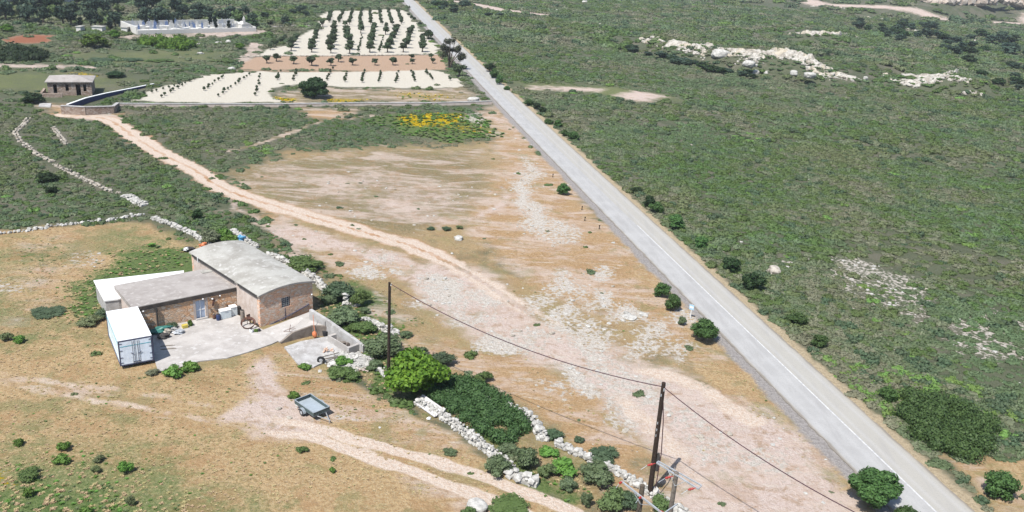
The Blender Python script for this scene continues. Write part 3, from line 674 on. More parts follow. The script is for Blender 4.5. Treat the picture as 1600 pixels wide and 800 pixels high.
ROCKZ = [np.array([G(*p)[:2] for p in q]) for q in ([(1300, 400), (1400, 420), (1480, 470), (1440, 510), (1370, 480), (1290, 430)], [(1480, 500), (1560, 490), (1660, 520), (1660, 620), (1520, 600), (1440, 560)])]
def scrub_fields():
    XS, YS, SCL = [], [], []
    for n, r0, r1, s0, s1 in ((36000, 52, 105, .3, 1.05), (34000, 105, 175, .42, 1.2), (26000, 175, 300, .7, 1.7), (22000, 300, 560, 1.4, 3.2), (7000, 560, 1100, 3, 6)):
        X, Y = fan_points(n, r0, r1); sc = s0+(s1-s0)*RNG.random(len(X))**2.2
        op = soil('open', X, Y); rk = soil('rock', X, Y)
        keep = free(X, Y) & (RNG.random(len(X)) > np.clip(op*2.2-.25, 0, .997)) & (RNG.random(len(X)) > np.where(np.hypot(X, Y) < 200, .1, 0))
        bare = np.zeros(len(X), bool)
        for q in ROCKZ: bare |= (sdf(q, X+wav(X, Y, .5)*1.5, Y) > 0)
        keep &= ~(bare & (RNG.random(len(X)) < .72))
        br = wav(X, Y, .07, 9)+wav(X, Y, .33, 4)*.5; keep &= ~((br > .62) & (RNG.random(len(X)) < .7) & (X > road_c(Y)))
        lf = X < road_c(Y); keep &= ~(lf & (RNG.random(len(X)) < .22)); sc = np.where(lf & (np.hypot(X, Y) < 220), sc*.8, sc)
        hh = hmap(X, Y); ridge = (hh > .8) & (Y > 130)
        keep &= ~(ridge & (RNG.random(len(X)) < .35))
        XS.append(X[keep]); YS.append(Y[keep]); SCL.append(sc[keep])
    X, Y, sc = map(np.concatenate, (XS, YS, SCL))
    n = len(X); u = RNG.random(n); p1 = wav(X, Y, .045, 1)*1.5+wav(X, Y, .13, 2)*.7; p2 = wav(X, Y, .11, 5)
    idx = np.where(u < .62+p1*.3, RNG.integers(0, 2, n), RNG.integers(2, 4, n)); idx = np.where((u > .95) | ((p2 > .6) & (u > .75)), 4, idx); idx = np.where((RNG.random(n) < .006) | ((p2 < -.66) & (u < .12)), 5, idx)
    green = np.clip(1-pline([flat(1240, 590)[:2], flat(1330, 610)[:2], flat(1500, 640)[:2]], X, Y)/7, 0, 1)
    idx = np.where(RNG.random(n) < green*.55, 5, idx)
    left = X < road_c(Y)
    near = np.hypot(X, Y) < 130
    zs = RNG.uniform(.75, 1.15, n)
    for nm, msk, lab in (('scrub', ~left, 'grey green scrubland of low bushes covering everything right of the road'), ('scrub', left, 'green scrub of low bushes over the land left of the road')):
        scatter(nm, X[msk], Y[msk], sc[msk], idx[msk], 'scrub_source', lab, 'scrub', -.04, zs[msk])
scrub_fields()
def tufts():
    X, Y = fan_points(42000, 50, 115, -40, 25)
    d = soil('dry', X, Y); lu = soil('lush', X, Y); bad = np.maximum(soil('track', X, Y), soil('dirt', X, Y)*.95)
    orr = soil('orange', X, Y)
    r_ = np.hypot(X, Y); cw = pline([flat(*p)[:2] for p in [(400, 380), (560, 480), (700, 570), (850, 665), (1000, 760), (1100, 850)]], X, Y); wl = np.array([flat(*p)[:2] for p in [(400, 380), (560, 480), (700, 570), (850, 665), (1000, 760), (1100, 850), (-900, 900), (-900, 350), (0, 360), (240, 345)]])
    inl = sdf(wl, X, Y) > 0
    keep = free(X, Y, .1) & (RNG.random(len(X)) < np.clip((112-r_)/35, 0, 1)*np.where(inl, 1, .28)) & (RNG.random(len(X)) < np.clip(np.maximum(d*.9, np.maximum(lu, orr*.6))-bad*1.1, 0.01, 1)) & (soil('verge', X, Y) < .3)
    X, Y = X[keep], Y[keep]; lu = lu[keep]; n = len(X)
    g = np.clip(lu*.8+np.clip(wav(X, Y, .3)*.5-.25, 0, .4)+.02, 0, 1)
    idx = np.where(RNG.random(n) < g, RNG.integers(2, 4, n), RNG.integers(0, 2, n)); sc = RNG.uniform(.12, .32, n)+lu*.25
    scatter('grass', X, Y, sc, idx, 'tuft_source', 'dry straw coloured grass tufts with green patches across the near fields', 'grass', -.03)
    X, Y = fan_points(9000, 100, 190, -25, 15); lu = soil('lush', X, Y); keep = (lu > .45) & free(X, Y); X, Y = X[keep], Y[keep]; n = len(X)
    scatter('tall_grass', X, Y, RNG.uniform(.6, 1.2, n), RNG.integers(2, 4, n), 'tuft_source', 'lush green weeds in a patch beside the boundary wall near the road', 'grass', -.03)
    X, Y = fan_points(60000, 60, 300, -42, 12); f = soil('flower', X, Y); keep = (f > .25) & (RNG.random(len(X)) < f*1.1) & free(X, Y); X, Y = X[keep], Y[keep]; n = len(X)
    scatter('yellow_flowers', X, Y, RNG.uniform(.35, .8, n), (RNG.random(n) < .4).astype(int), 'flower_source', 'patches of bright yellow wild flowers near the boundary wall', 'flowers', -.02)
tufts()
def stones():
    X, Y = fan_points(90000, 55, 190, -30, 45); r = soil('rock', X, Y); d = soil('dirt', X, Y); t = soil('track', X, Y)
    bare = np.zeros(len(X), bool)
    for q in ROCKZ: bare |= (sdf(q, X, Y) > 0)
    p = np.clip(r*.38+d*.07, 0, 1)*(t < .3)+bare*.05+.0035*(X > 0)
    keep = (RNG.random(len(X)) < p) & free(X, Y) & (soil('soil', X, Y) < .1); X, Y = X[keep], Y[keep]; n = len(X); r = r[keep]
    sc = .12+.5*RNG.random(n)**3; scatter('loose_stones', X, Y, sc, RNG.integers(0, 4, n), 'stone_source', 'loose white stones strewn over the bare field and scrub', 'stones', -.03, RNG.uniform(.3, .7, n))
stones()

# ------------------------------------------------------------ plants that can be counted
def proto(fn):
    r = bpy.data.objects.new('p', None); fn(r); kids = [o for o in bpy.data.objects if o.parent == r]
    out = [(o.name.split('.')[0], o.data) for o in kids]
    for o in kids: bpy.data.objects.remove(o)
    bpy.data.objects.remove(r); return out
def place(name, pro, loc, sc, label, cat, group=None, rz=None):
    e = empty(name, loc, label, cat, group, random.uniform(0, 6.28) if rz is None else rz)
    e.scale = (sc, sc, sc) if not hasattr(sc, '__len__') else sc
    for pn, me in pro:
        o = bpy.data.objects.new(pn, me); COL.objects.link(o); o.parent = e
    return e
BUSH = [proto(lambda r, k=k: tree_parts(r, 1, .05, 1.9, FO['bush'], 2600, .085, .06, k*7+1, 16, .42)) for k in range(4)]
BUSHD = [proto(lambda r, k=k: tree_parts(r, 1, .05, 1.7, FO['dense'], 2200, .09, .06, k*7+3, 14, .42)) for k in range(2)]
SHRUBG = [proto(lambda r, k=k: tree_parts(r, 1, .0, 1.3, FO['scrubgrey'], 2200, .07, .05, k*5+2, 16, .4, trunk=False)) for k in range(3)]
SHRUBM = [proto(lambda r, k=k: tree_parts(r, 1, .0, 1.3, FO['scrubgreen'], 2200, .07, .05, k*5+4, 16, .4, trunk=False)) for k in range(2)]
SHRUBD = [proto(lambda r, k=k: tree_parts(r, 1, .0, 1.3, FO['scrubdark'], 2200, .07, .05, k*5+3, 16, .4, trunk=False)) for k in range(2)]
WEED = [proto(lambda r, k=k: tree_parts(r, 1, .0, 1.2, FO['weed'], 900, .11, .05, k*5+6, 9, .45, trunk=False)) for k in range(2)]
PINE = [proto(lambda r, k=k: tree_parts(r, 1, .2, 1.7, FO['pinegreen'], 1500, .1, .07, k*5+6, 14, .42)) for k in range(2)]
OLIVE = [proto(lambda r, k=k: tree_parts(r, 1, .75, 2.1, FO['olive'], 420, .17, .12, k*3+9, 9, .48, branches=3)) for k in range(3)]
OLIVEF = [proto(lambda r, k=k: tree_parts(r, 1, .5, 2.1, FO['olive'], 160, .26, .13, k*3+5, 6, .5, branches=1)) for k in range(2)]
WOOD = [proto(lambda r, k=k: tree_parts(r, 1, .45, 2.0, FO[f], 420, .17, .1, k*3+2, 10, .46, branches=2)) for k, f in enumerate(['farwood', 'farwood', 'dense', 'scrubgreen'])]
CYP = [proto(lambda r, k=k: tree_parts(r, 1, .5, 9, FO['cypress'], 700, .4, .18, k*3+2, 12, .55, branches=0)) for k in range(2)]
def bb(name, pro, box, label, cat, group=None, bk=.18, wide=1.0, hs=1.0):
    """a plant whose crown spans the photo box (x0,y0,x1,y1), standing on the ground"""
    x0, y0, x1, y1 = box; b = G((x0+x1)/2, y1-bk*(x1-x0)); rx = (x1-x0)/2*mpp(b)*.93*wide
    h = max(htop(b, y0+.06*(x1-x0)), .35)*hs
    hp = max(v.co.z for v in pro[0][1].vertices)
    return place(name, pro, b, (rx, rx*random.uniform(.88, 1.1), h/hp*1.02), label, cat, group)
def ordw(n):
    o = ['first', 'second', 'third', 'fourth', 'fifth', 'sixth', 'seventh', 'eighth', 'ninth', 'tenth', 'eleventh', 'twelfth', 'thirteenth', 'fourteenth', 'fifteenth', 'sixteenth', 'seventeenth', 'eighteenth', 'nineteenth']
    if n < 20: return o[n-1]
    t = ['twenty', 'thirty', 'forty', 'fifty', 'sixty', 'seventy'][n//10-2]
    return t[:-1]+'ieth' if n % 10 == 0 else t+'-'+o[n % 10-1]
NTH = ['first', 'second', 'third', 'fourth', 'fifth', 'sixth', 'seventh', 'eighth', 'ninth', 'tenth', 'eleventh', 'twelfth', 'thirteenth', 'fourteenth', 'fifteenth', 'sixteenth', 'seventeenth', 'eighteenth', 'nineteenth', 'twentieth', 'twenty-first', 'twenty-second']
# left verge
big = proto(lambda r: tree_parts(r, 1, .25, 1.9, FO['bush'], 11000, .05, .07, 31, 34, .3))
bb('roadside_tree', big, (1318, 735, 1406, 800), 'large round bushy tree at the left road edge, lowest in the view', 'tree', 'bushy trees along the left verge', bk=.1)
bb('roadside_tree', BUSH[0], (1390, 792, 1440, 830), 'small bush beside the lowest large tree, cut off by the bottom edge', 'tree', 'bushy trees along the left verge')
big2 = proto(lambda r: tree_parts(r, 1, .35, 1.9, FO['bush'], 6000, .06, .07, 43, 24, .34))
bb('roadside_tree', big2, (1072, 497, 1123, 540), 'wide round bushy tree just below the blue road sign', 'tree', 'bushy trees along the left verge')
bb('roadside_tree', BUSH[2], (1037, 459, 1068, 491), 'round bush on the left verge, lower of the close pair above the blue sign', 'tree', 'bushy trees along the left verge')
bb('roadside_tree', BUSH[3], (1019, 440, 1047, 468), 'round bush on the left verge, upper of the close pair above the blue sign', 'tree', 'bushy trees along the left verge')
bb('roadside_tree', SHRUBG[0], (1057, 494, 1073, 510), 'tiny grey green shrub between the blue sign and the wide bush', 'shrub', 'bushy trees along the left verge')
bb('roadside_tree', BUSH[1], (868, 284, 893, 308), 'lone round dark tree on the left verge beside the pale middle stretch of road', 'tree', 'bushy trees along the left verge')
RB = [(1533, 740, 1584, 784), (1370, 606, 1402, 632), (1266, 524, 1295, 547), (1230, 489, 1260, 512), (1159, 428, 1191, 459), (1127, 405, 1156, 430), (1083, 370, 1105, 392), (1062, 370, 1081, 380), (1040, 337, 1067, 363), (1014, 316, 1037, 337), (1004, 306, 1024, 328), (985, 293, 1003, 305), (886, 206, 905, 222), (876, 203, 888, 215), (863, 188, 878, 201), (850, 186, 864, 196), (842, 167, 853, 178), (832, 161, 845, 173), (820, 155, 833, 168), (785, 134, 798, 143), (774, 118, 788, 135), (765, 108, 778, 125), (757, 99, 773, 115)]
for i, q in enumerate(RB):
    n_ = ['alone at the bottom right', 'at the near tip of the big dark thicket'] + [f'{NTH[j]} up from the thicket' for j in range(len(NTH))]
    bb('roadside_bush', (BUSH+BUSHD)[i % 6] if i != 7 else SHRUBM[0], q, f'round dark bush on the right verge, {n_[i]}', 'bush', 'dark bushes along the right verge', wide=1.12, hs=1.15)
# the thicket, dense wood clumps and hedge masses
def thicket(name, pts, h, leafmat, n, leaf, label, cat, k=40, group=None, trunkless=True, cr=1.1):
    poly = px_poly(pts); c = poly.mean(0); e = empty(name, (c[0], c[1], Hz(*c)), label, cat, group); mb = MB(); C = []; R = []; g = np.random.default_rng(len(label)+n)
    lo, hi = poly.min(0), poly.max(0); tries = 0
    while len(C) < k and tries < 5000:
        tries += 1; q = lo+g.random(2)*(hi-lo); d = float(sdf(poly, np.array([q[0]]), np.array([q[1]]))[0])
        if d > cr*.45: C.append((q[0]-c[0], q[1]-c[1], h*g.uniform(.25, .5))); rr = cr*g.uniform(.6, 1.05); R.append((rr, rr, h*g.uniform(.45, .62)))
    for a, r in zip(C, R): mb.add(lump(ICO1[0], .1, a[0])*np.array(r)*.7+np.array(a), ICO1[1])
    leaf_cloud(mb, C, R, n, leaf, .72); mb.build('foliage', leafmat, e); return e
thicket('thicket', [(1396, 640), (1410, 618), (1450, 620), (1500, 640), (1560, 668), (1572, 700), (1560, 720), (1500, 722), (1440, 700), (1400, 665)], 1.5, foliage('thicket leaves', T(92, 122, 66, 1.6), T(60, 88, 46, 1.6), trans=.2), 34000, .085, 'large dark green thicket hugging the right edge of the road', 'thicket', 120)
thicket('creeper_mass', [(672, 596), (735, 594), (785, 622), (815, 648), (828, 672), (818, 694), (778, 698), (738, 674), (700, 648), (664, 620)], 1.0, FO['creeper'], 34000, .075, 'dense dark green creeper filling the gap between the two stone walls', 'creeper', 130, cr=.75)
fig = proto(lambda r: tree_parts(r, 1, .15, 1.7, FO['lime'], 9000, .06, .08, 77, 30, .3))
bb('fig_tree', fig, (590, 548, 702, 628), 'bright yellow green leafy tree growing at the foot of the utility pole', 'tree', bk=.14)
carob = proto(lambda r: tree_parts(r, 1, .1, 1.5, FO['dense'], 6000, .07, .08, 21, 26, .33))
bb('carob_tree', carob, (464, 118, 518, 159), 'big round dark evergreen standing alone beside the pale orchard plot', 'tree', bk=.12)
# eucalyptus and its neighbours by the road
def eucalypt():
    b = G(702, 108); e = empty('eucalyptus_tree', b, 'tall loose grey green eucalyptus leaning over the road beside the orchard', 'tree'); s = mpp(b)
    tb = MB(); C = []; R = []; g = random.Random(5)
    for i in range(7):
        a = g.uniform(0, 6.28); rr = g.uniform(1, 2.6); top = Vector((math.cos(a)*rr+.4, math.sin(a)*rr*.8, g.uniform(4.5, 8.2)))
        tb.tube([(0, 0, -.1), (top.x*.3, top.y*.3, top.z*.45), top], [.22, .14, .05], 6)
        for j in range(3): C.append((top.x+g.uniform(-1, 1), top.y+g.uniform(-1, 1), top.z*g.uniform(.55, 1)+.2)); R.append((g.uniform(.6, 1.2),)*2+(g.uniform(.6, 1.1),))
    mb = MB(); leaf_cloud(mb, C, R, 4200, .16, .3); mb.build('crown', FO['eucal'], e); tb.build('trunk', MT['bark'], e)
eucalypt()
bb('verge_tree', OLIVE[0], (707, 98, 728, 121), 'small dark tree standing on the road edge in front of the eucalyptus', 'tree', bk=.05)
bb('verge_tree', WOOD[2], (660, 45, 678, 63), 'round dark tree between the orchard and the road, above the eucalyptus', 'tree', bk=.1)
for i, q in enumerate([(652, 33, 660, 42), (645, 26, 650, 33), (640, 23, 646, 30), (635, 20, 641, 25), (655, 52, 664, 62)]):
    bb('verge_bush', BUSHD[i % 2], q, f'small dark bush beside the road at the far orchard corner, {NTH[i]} from the tree', 'bush', 'small bushes at the far orchard corner')

# olive orchard, row by row
def orow(plot, r, p0, p1, n, wpx0, wpx1, rowname, pro, species='olive_tree', hk=1.0):
    for k in range(n):
        t = k/max(1, n-1); x = p0[0]+(p1[0]-p0[0])*t; 
        a, b_ = G(*p0), G(*p1); b = a.lerp(b_, t); b.x += random.uniform(-.25, .25); b.y += random.uniform(-.4, .4); b.z = Hz(b.x, b.y)
        w = wpx0+(wpx1-wpx0)*t; s = w/2*mpp(b)*random.uniform(.9, 1.35)
        what = 'olive sapling' if species == 'olive_sapling' else 'olive tree'
        place(species, random.choice(pro), b, (s, s, s*random.uniform(.85, 1.1)*hk), f'{what}, {NTH[k]} from far end, {rowname}, {plot}', 'olive tree', f'olives of the {plot}')
R1 = [((517.5, 21), (514, 35)), ((536, 20), (530, 36)), ((551, 18), (546, 38)), ((565, 17.5), (562.5, 37.5)), ((578, 17), (579.5, 38)), ((592.5, 17), (596, 38)), ((606, 17), (612.5, 39)), ((620, 17), (627.5, 38))]
for i, (a, b) in enumerate(R1): orow('far orchard plot', i, a, b, 9, 4.5, 6.5, f'{NTH[i]} row from the left', OLIVEF)
R2 = [((447, 61), (421, 78), 6, 9), ((464, 61), (455, 80), 5, 11), ((494, 55), (486, 82), 6, 11), ((523, 42), (516, 83), 9, 11), ((540, 43), (547, 84), 8, 11), ((564, 43), (565, 52), 3, 9), ((585, 43), (577, 82), 8, 11), ((603, 44), (602, 54), 3, 8), ((622, 46), (605, 82), 8, 11), ((645, 48), (631, 82), 7, 11), ((659, 60), (661, 81), 5, 10)]
for i, (a, b, n, w) in enumerate(R2): orow('middle orchard plot', i, a, b, n, w*.75, w*1.15, f'{NTH[i]} row from the left', OLIVE)
orow('middle orchard plot', 0, (505, 42), (499, 47), 2, 8, 9, 'short stub row at the top left', OLIVE)
for i, (a, b, n) in enumerate([((566, 57), (560, 81), 8), ((600, 58), (592, 81), 8)]): orow('middle orchard plot', i, a, b, n, 3, 4.5, ['thin left line', 'thin right line'][i], OLIVEF, 'olive_sapling')
for i, (x, y, w) in enumerate([(417, 99, 13), (432, 96, 13), (459, 100, 13), (487, 103, 16), (517, 103, 13), (529, 97, 13), (551, 102, 12), (586, 102, 11), (614, 102, 13), (643, 93, 9), (644, 100, 9), (674, 92, 9), (676, 99, 9)]):
    b = G(x, y); s = w/2*mpp(b); place('olive_tree', OLIVE[i % 3], b, (s, s, s*.85), f'olive tree, {NTH[i]} from the left on the reddish terrace', 'olive tree', 'olives on the reddish terrace')
R3 = [((300, 125), (252, 153), 9), ((283, 133), (217, 151), 8), ((350, 120), (318, 142), 8), ((388, 118), (342, 151), 11), ((405, 118), (400, 150), 7), ((438, 113), (433, 125), 5), ((464, 112), (458, 126), 5), ((519, 109), (511, 126), 6), ((541, 114), (539, 128), 5), ((569, 113), (566, 129), 6), ((596, 114), (592, 129), 6), ((621, 114), (618, 129), 6), ((643, 114), (648, 127), 6), ((665, 112), (674, 125), 6), ((702, 122), (704, 126), 2)]
for i, (a, b, n) in enumerate(R3): orow('lower pale plot', i, a, b, n, 3.5, 5.2, f'{NTH[i]} row from the left', OLIVEF, 'olive_sapling')
# belts and single trees upper left
for i, (q, nm, lab, pr) in enumerate([
    ((122, 50, 168, 80), 'pine_tree', 'large bright green bushy pine, left of the cemetery', PINE[0]), ((166, 45, 192, 64), 'pine_tree', 'smaller bright green pine just right of the larger one', PINE[1]),
    ((0, 36, 24, 54), 'pine_tree', 'rounded bright green pine at the far left picture edge', PINE[1]), ((35, 142, 70, 165), 'bush', 'big dark green bush left of the ruined stone house', BUSHD[0]),
    ((2, 8, 30, 22), 'pine_tree', 'olive green tree at the far top left corner', WOOD[3]), ((365, 66, 384, 79), 'bush', 'yellow green bush right of the white rubble heap', PINE[0]),
    ((160, 110, 200, 125), 'bush', 'low dark bush behind the ruined stone house', BUSHD[1]), ((135, 90, 182, 100), 'bush', 'wide low dull bush above the ruined house, left one', SHRUBD[0]), ((190, 89, 226, 99), 'bush', 'wide low dull bush above the ruined house, right one', SHRUBD[1]),
    ((232, 90, 270, 100), 'bush', 'low grey shrub in the meadow below the bright hedge', SHRUBM[0]), ((345, 92, 368, 101), 'bush', 'low shrub beside the tracks left of the terrace', SHRUBM[1]), ((380, 27, 404, 47), 'tree', 'broad dark tree at the right end of the cemetery', WOOD[2]),
    ((56, 268, 92, 288), 'bush', 'round dark bush in the left scrub below the tumbled wall', BUSHD[0]), ((70, 290, 90, 304), 'bush', 'smaller dark bush below the round dark one in the left scrub', BUSHD[1]),
    ((300, 330-5, 318, 345), 'bush', 'dark bush in the scrub above the house', BUSHD[0]), ((205, 60, 222, 66), 'bush', 'small dark bush by the cemetery wall, left end', BUSHD[1])]):
    bb(nm, pr, q, lab, nm.replace('_', ' '), bk=.12)
thicket('hedge', [(215, 76), (216, 66), (240, 64), (300, 68), (310, 74), (300, 80), (250, 79)], 2.6, FO['pinegreen'], 5000, .22, 'long bright green hedge below the cemetery', 'hedge', 34, cr=2.2)
thicket('hedge', [(-40, 98), (-40, 80), (0, 79), (50, 80), (82, 90), (90, 97), (60, 99), (0, 99)], 2.2, FO['dense'], 5000, .22, 'broad dark green hedge mass at the left edge above the meadow', 'hedge', 34, cr=2.4)
for i, (x, y0, y1, w) in enumerate([(228, 30, 44, 5), (233, 27, 44, 5.5), (244, 25, 42, 6), (265, 29, 42, 4.5), (273.5, 27, 43, 7), (329, 18, 44, 6.5), (337.5, 21, 49, 6), (358, 30, 48, 5.5), (173, 31, 47, 9), (126, 25, 44, 8)]):
    b = G(x, y1); h = htop(b, y0); s = w/2*mpp(b)
    place('cypress_tree', CYP[i % 2], b, (s, s, h/9.2), (f'slender dark cypress, {NTH[i]} from the left inside the cemetery' if i < 8 else ['dark upright cypress behind the bright pines left of the cemetery', 'dark upright cypress in the wooded belt further left of the pines'][i-8]), 'cypress', 'cypresses')
def belt(n, poly, w0, w1, lab, group, mix, seed, ratio=1.0):
    g = random.Random(seed); P_ = poly; xs = [p[0] for p in P_]; ys_ = [p[1] for p in P_]; c = 0
    A = np.array(P_, float); made = []
    while c < n:
        x, y = g.uniform(min(xs), max(xs)), g.uniform(min(ys_), max(ys_))
        if sdf(A, np.array([x]), np.array([y]))[0] < 0: continue
        b = G(x, y)
        if abs(b.x-float(road_c(b.y))) < 7: continue
        s = g.uniform(w0, w1)/2*mpp(b); made.append((x, place('tree', WOOD[g.choice(mix)], b, (s, s*g.uniform(.8, 1.1), s*g.uniform(.8, 1.15)*ratio), lab, 'tree', group))); c += 1
    for k, (x, e) in enumerate(sorted(made, key=lambda q: q[0])): e['label'] = f'{lab}, {ordw(k+1)} from left'
belt(62, [(-20, 44), (-20, -6), (200, -8), (260, 2), (210, 30), (215, 42), (160, 47)], 16, 30, 'dull green tree in the far upper left belt', 'trees of the upper left belt', [0, 0, 1, 2, 3], 3)
belt(34, [(205, 38), (215, 24), (300, 22), (400, 22), (398, 38)], 13, 24, 'green tree of the line standing behind the cemetery', 'trees behind the cemetery', [0, 1, 1, 3], 4, .9)
belt(14, [(0, -8), (210, -8), (380, -8), (430, -4), (340, 4), (120, 4)], 14, 26, 'dark tree on the far upper edge', 'trees on the far edge', [0, 1], 5, .6)
belt(26, [(1330, 30), (1390, 38), (1460, 42), (1450, 62), (1400, 66), (1340, 50)], 12, 22, 'dark tree in the valley below the quarry', 'trees in the valley', [0, 1, 2], 6, .6)
belt(40, [(1440, 50), (1620, 60), (1620, 150), (1560, 140), (1500, 100)], 14, 28, 'dark bush on the far right slope', 'bushes on the right slope', [0, 1, 2], 8, .5)
belt(22, [(930, 64), (1000, 80), (1110, 108), (1190, 126), (1130, 118), (1040, 98)], 14, 26, 'dark bush along the foot of the rocky ridge', 'bushes below the ridge', [0, 2], 9, .5)
belt(12, [(640, 0), (760, 14), (790, 30), (700, 20)], 12, 20, 'dark bush beside the far pale side track right of the road', 'bushes by the side track', [0, 2], 10, .5)
belt(16, [(400, 30), (500, 10), (480, 40), (420, 60)], 10, 18, 'small shrub on the slope left of the far orchard plot', 'shrubs left of the orchard', [0, 1, 3], 11, .6)

# shrubs among the walls and around the house
SB = [((500, 432, 560, 475), SHRUBD[0], 'dark rounded shrub left of the stub of ruined wall'), ((545, 445, 580, 482), SHRUBM[0], 'green shrub right of the stub of ruined wall'), ((505, 474, 566, 512), SHRUBG[0], 'grey green rounded shrub beside the sloping parapet'), ((440, 396, 505, 430), SHRUBM[1], 'long dull shrub behind the stone wall at the back of the house'),
      ((545, 500, 590, 525), SHRUBM[1], 'small green shrub between parapet and tumbled wall'), ((560, 515, 640, 562), SHRUBG[1], 'wide grey shrub behind the utility pole'), ((572, 503, 590, 518), SHRUBD[1], 'small dark shrub under the tumbled wall'), ((622, 515, 645, 530), SHRUBG[0], 'small grey shrub on the field side of the tumbled wall'),
      ((570, 560, 600, 580), SHRUBG[2], 'grey shrub against the little stone wall end'), ((672, 545, 712, 575), SHRUBD[0], 'dark green shrub on the field side of the wall above the creeper'), ((740, 575, 770, 600), SHRUBM[0], 'low green shrub leaning on the wall above the creeper'),
      ((752, 708, 800, 745), SHRUBG[1], 'grey green shrub at the end of the lower stone wall'), ((800, 690, 845, 735), SHRUBG[2], 'pale grey shrub between the two stone walls'), ((838, 695, 875, 715), WEED[0], 'yellow green shrub under the upper stone wall'), ((850, 715, 905, 745), WEED[1], 'yellow green spreading shrub below the upper wall'), ((900, 720, 965, 762), SHRUBG[0], 'large grey shrub left of the power frame'),
      ((925, 755, 985, 800), SHRUBM[0], 'green shrub at the bottom beside the power frame'), ((905, 762, 928, 795), SHRUBG[1], 'small silvery shrub near the bottom track'), ((915, 698, 975, 725), SHRUBD[1], 'dark green shrub on the field side of the upper wall near the power frame'), ((850, 668, 880, 688), SHRUBD[0], 'dark shrub in a gap of the upper stone wall'), ((895, 680, 915, 692), SHRUBD[1], 'small dark shrub on the field side of the upper wall'),
      ((335, 350, 365, 378), WEED[0], 'bright green bush behind the vaulted roof'), ((345, 362, 375, 385), WEED[1], 'bright green shrub just above the vaulted roof'), ((310, 352, 345, 385), SHRUBG[0], 'grey shrub at the back left corner of the vaulted roof'), ((760, 786, 840, 812), SHRUBM[1], 'green shrub at the bottom edge beside a white boulder'), ((720, 788, 745, 812), SHRUBM[0], 'green shrub at the bottom edge left of the white boulder'),
      ((252, 566, 290, 592), WEED[0], 'bright green leafy plant at the patio edge, left half'), ((280, 562, 314, 583), WEED[1], 'bright green leafy plant at the patio edge, right half'), ((228, 575, 250, 588), SHRUBG[0], 'grey weed in front of the container'), ((464, 566, 487, 580), WEED[0], 'small bright green bush below the white slab'), ((520, 553, 552, 575), WEED[1], 'vivid green bush in front of the rubble heap'), ((510, 568, 565, 596), SHRUBM[0], 'green bush below the rubble heap'), ((150, 478, 186, 500), SHRUBD[0], 'dark green bush by the corner of the white shed'), ((165, 462, 185, 485), SHRUBM[1], 'green bush against the white shed wall'),
      ((120, 490, 160, 512), SHRUBM[0], 'dull green shrub left of the container'), ((45, 480, 105, 497), SHRUBD[1], 'low dark weeds in the left field'), ((20, 520, 40, 538), WEED[0], 'green weed clump at the left edge of the dry field'), ((0, 515, 22, 535), SHRUBM[0], 'olive weed clump at the left picture edge'),
      ((20, 682, 38, 698), WEED[0], 'small lone green weed in the dry field, far left'), ((88, 686, 112, 707), WEED[1], 'round green weed, upper one of a stacked pair'), ((82, 706, 112, 727), WEED[0], 'round green weed, lower one of a stacked pair'), ((145, 708, 164, 724), SHRUBM[0], 'dull green weed, upper left of the middle group'), ((142, 726, 160, 740), SHRUBM[1], 'dull green weed, lower left of the middle group'), ((182, 716, 209, 742), WEED[1], 'bright green weed right of the middle group'),
      ((197, 770, 212, 792), SHRUBM[0], 'small green weed near the bottom edge'), ((122, 788, 146, 806), WEED[0], 'green weed cut by the bottom edge'), ((25, 730, 65, 752), SHRUBM[1], 'wide green weed near the yellow flowers'), ((35, 758, 55, 778), WEED[1], 'green weed below the yellow flowers'), ((462, 695, 482, 708), SHRUBM[0], 'green weed patch below the near track'), ((512, 728, 526, 740), WEED[0], 'small green weed alone in the dry field below the near track'), ((448, 610, 470, 624), WEED[1], 'green weeds behind the trailer'),
      ((585, 520, 620, 545), SHRUBM[1], 'mid green shrub just left of the pole in front of the tumbled wall'), ((640, 540, 672, 560), SHRUBG[1], 'low grey shrub between the yellow green tree and the field'), ((775, 690, 812, 715), SHRUBG[0], 'grey shrub at the lower tip of the creeper'), ((838, 718, 870, 748), SHRUBM[0], 'low green shrub near the end of the near wall'), ((870, 742, 905, 770), SHRUBG[2], 'pale shrub beside the near track below the upper wall'), ((960, 765, 1000, 798), SHRUBD[0], 'dark shrub at the foot of the brown post'), ((1010, 770, 1050, 805), SHRUBM[1], 'dark green shrub between the two posts of the steel frame'), ((600, 570, 622, 592), SHRUBG[0], 'grey shrub at the foot of the slender pole'),
      ((560, 478, 580, 492), SHRUBG[2], 'small grey shrub at the upper end of the tumbled wall'), ((500, 455, 530, 478), SHRUBG[1], 'grey green shrub between house corner and ruined stub'), ((465, 405, 500, 425), SHRUBG[2], 'purple grey shrub behind the wall at the back of the house'), ((690, 700, 715, 712), SHRUBG[0], 'grey weed below the middle of the near wall'), ((715, 662, 735, 675), SHRUBM[0], 'small green tuft growing on the near wall'),
      ((690, 352, 705, 362), SHRUBD[0], 'small dark shrub above the white rock in the field'), ((665, 352, 680, 361), SHRUBD[1], 'small dark shrub left of the white rock in the field'), ((712, 350, 724, 359), SHRUBM[0], 'small dark shrub right above the white rock'), ((395, 520-8, 408, 520), WEED[0], 'potted green plant at the house corner')]
for q, pr, lab in SB: bb('shrub', pr, q, lab, 'shrub', 'shrubs and weeds near the house and walls', bk=.15, hs=.78)

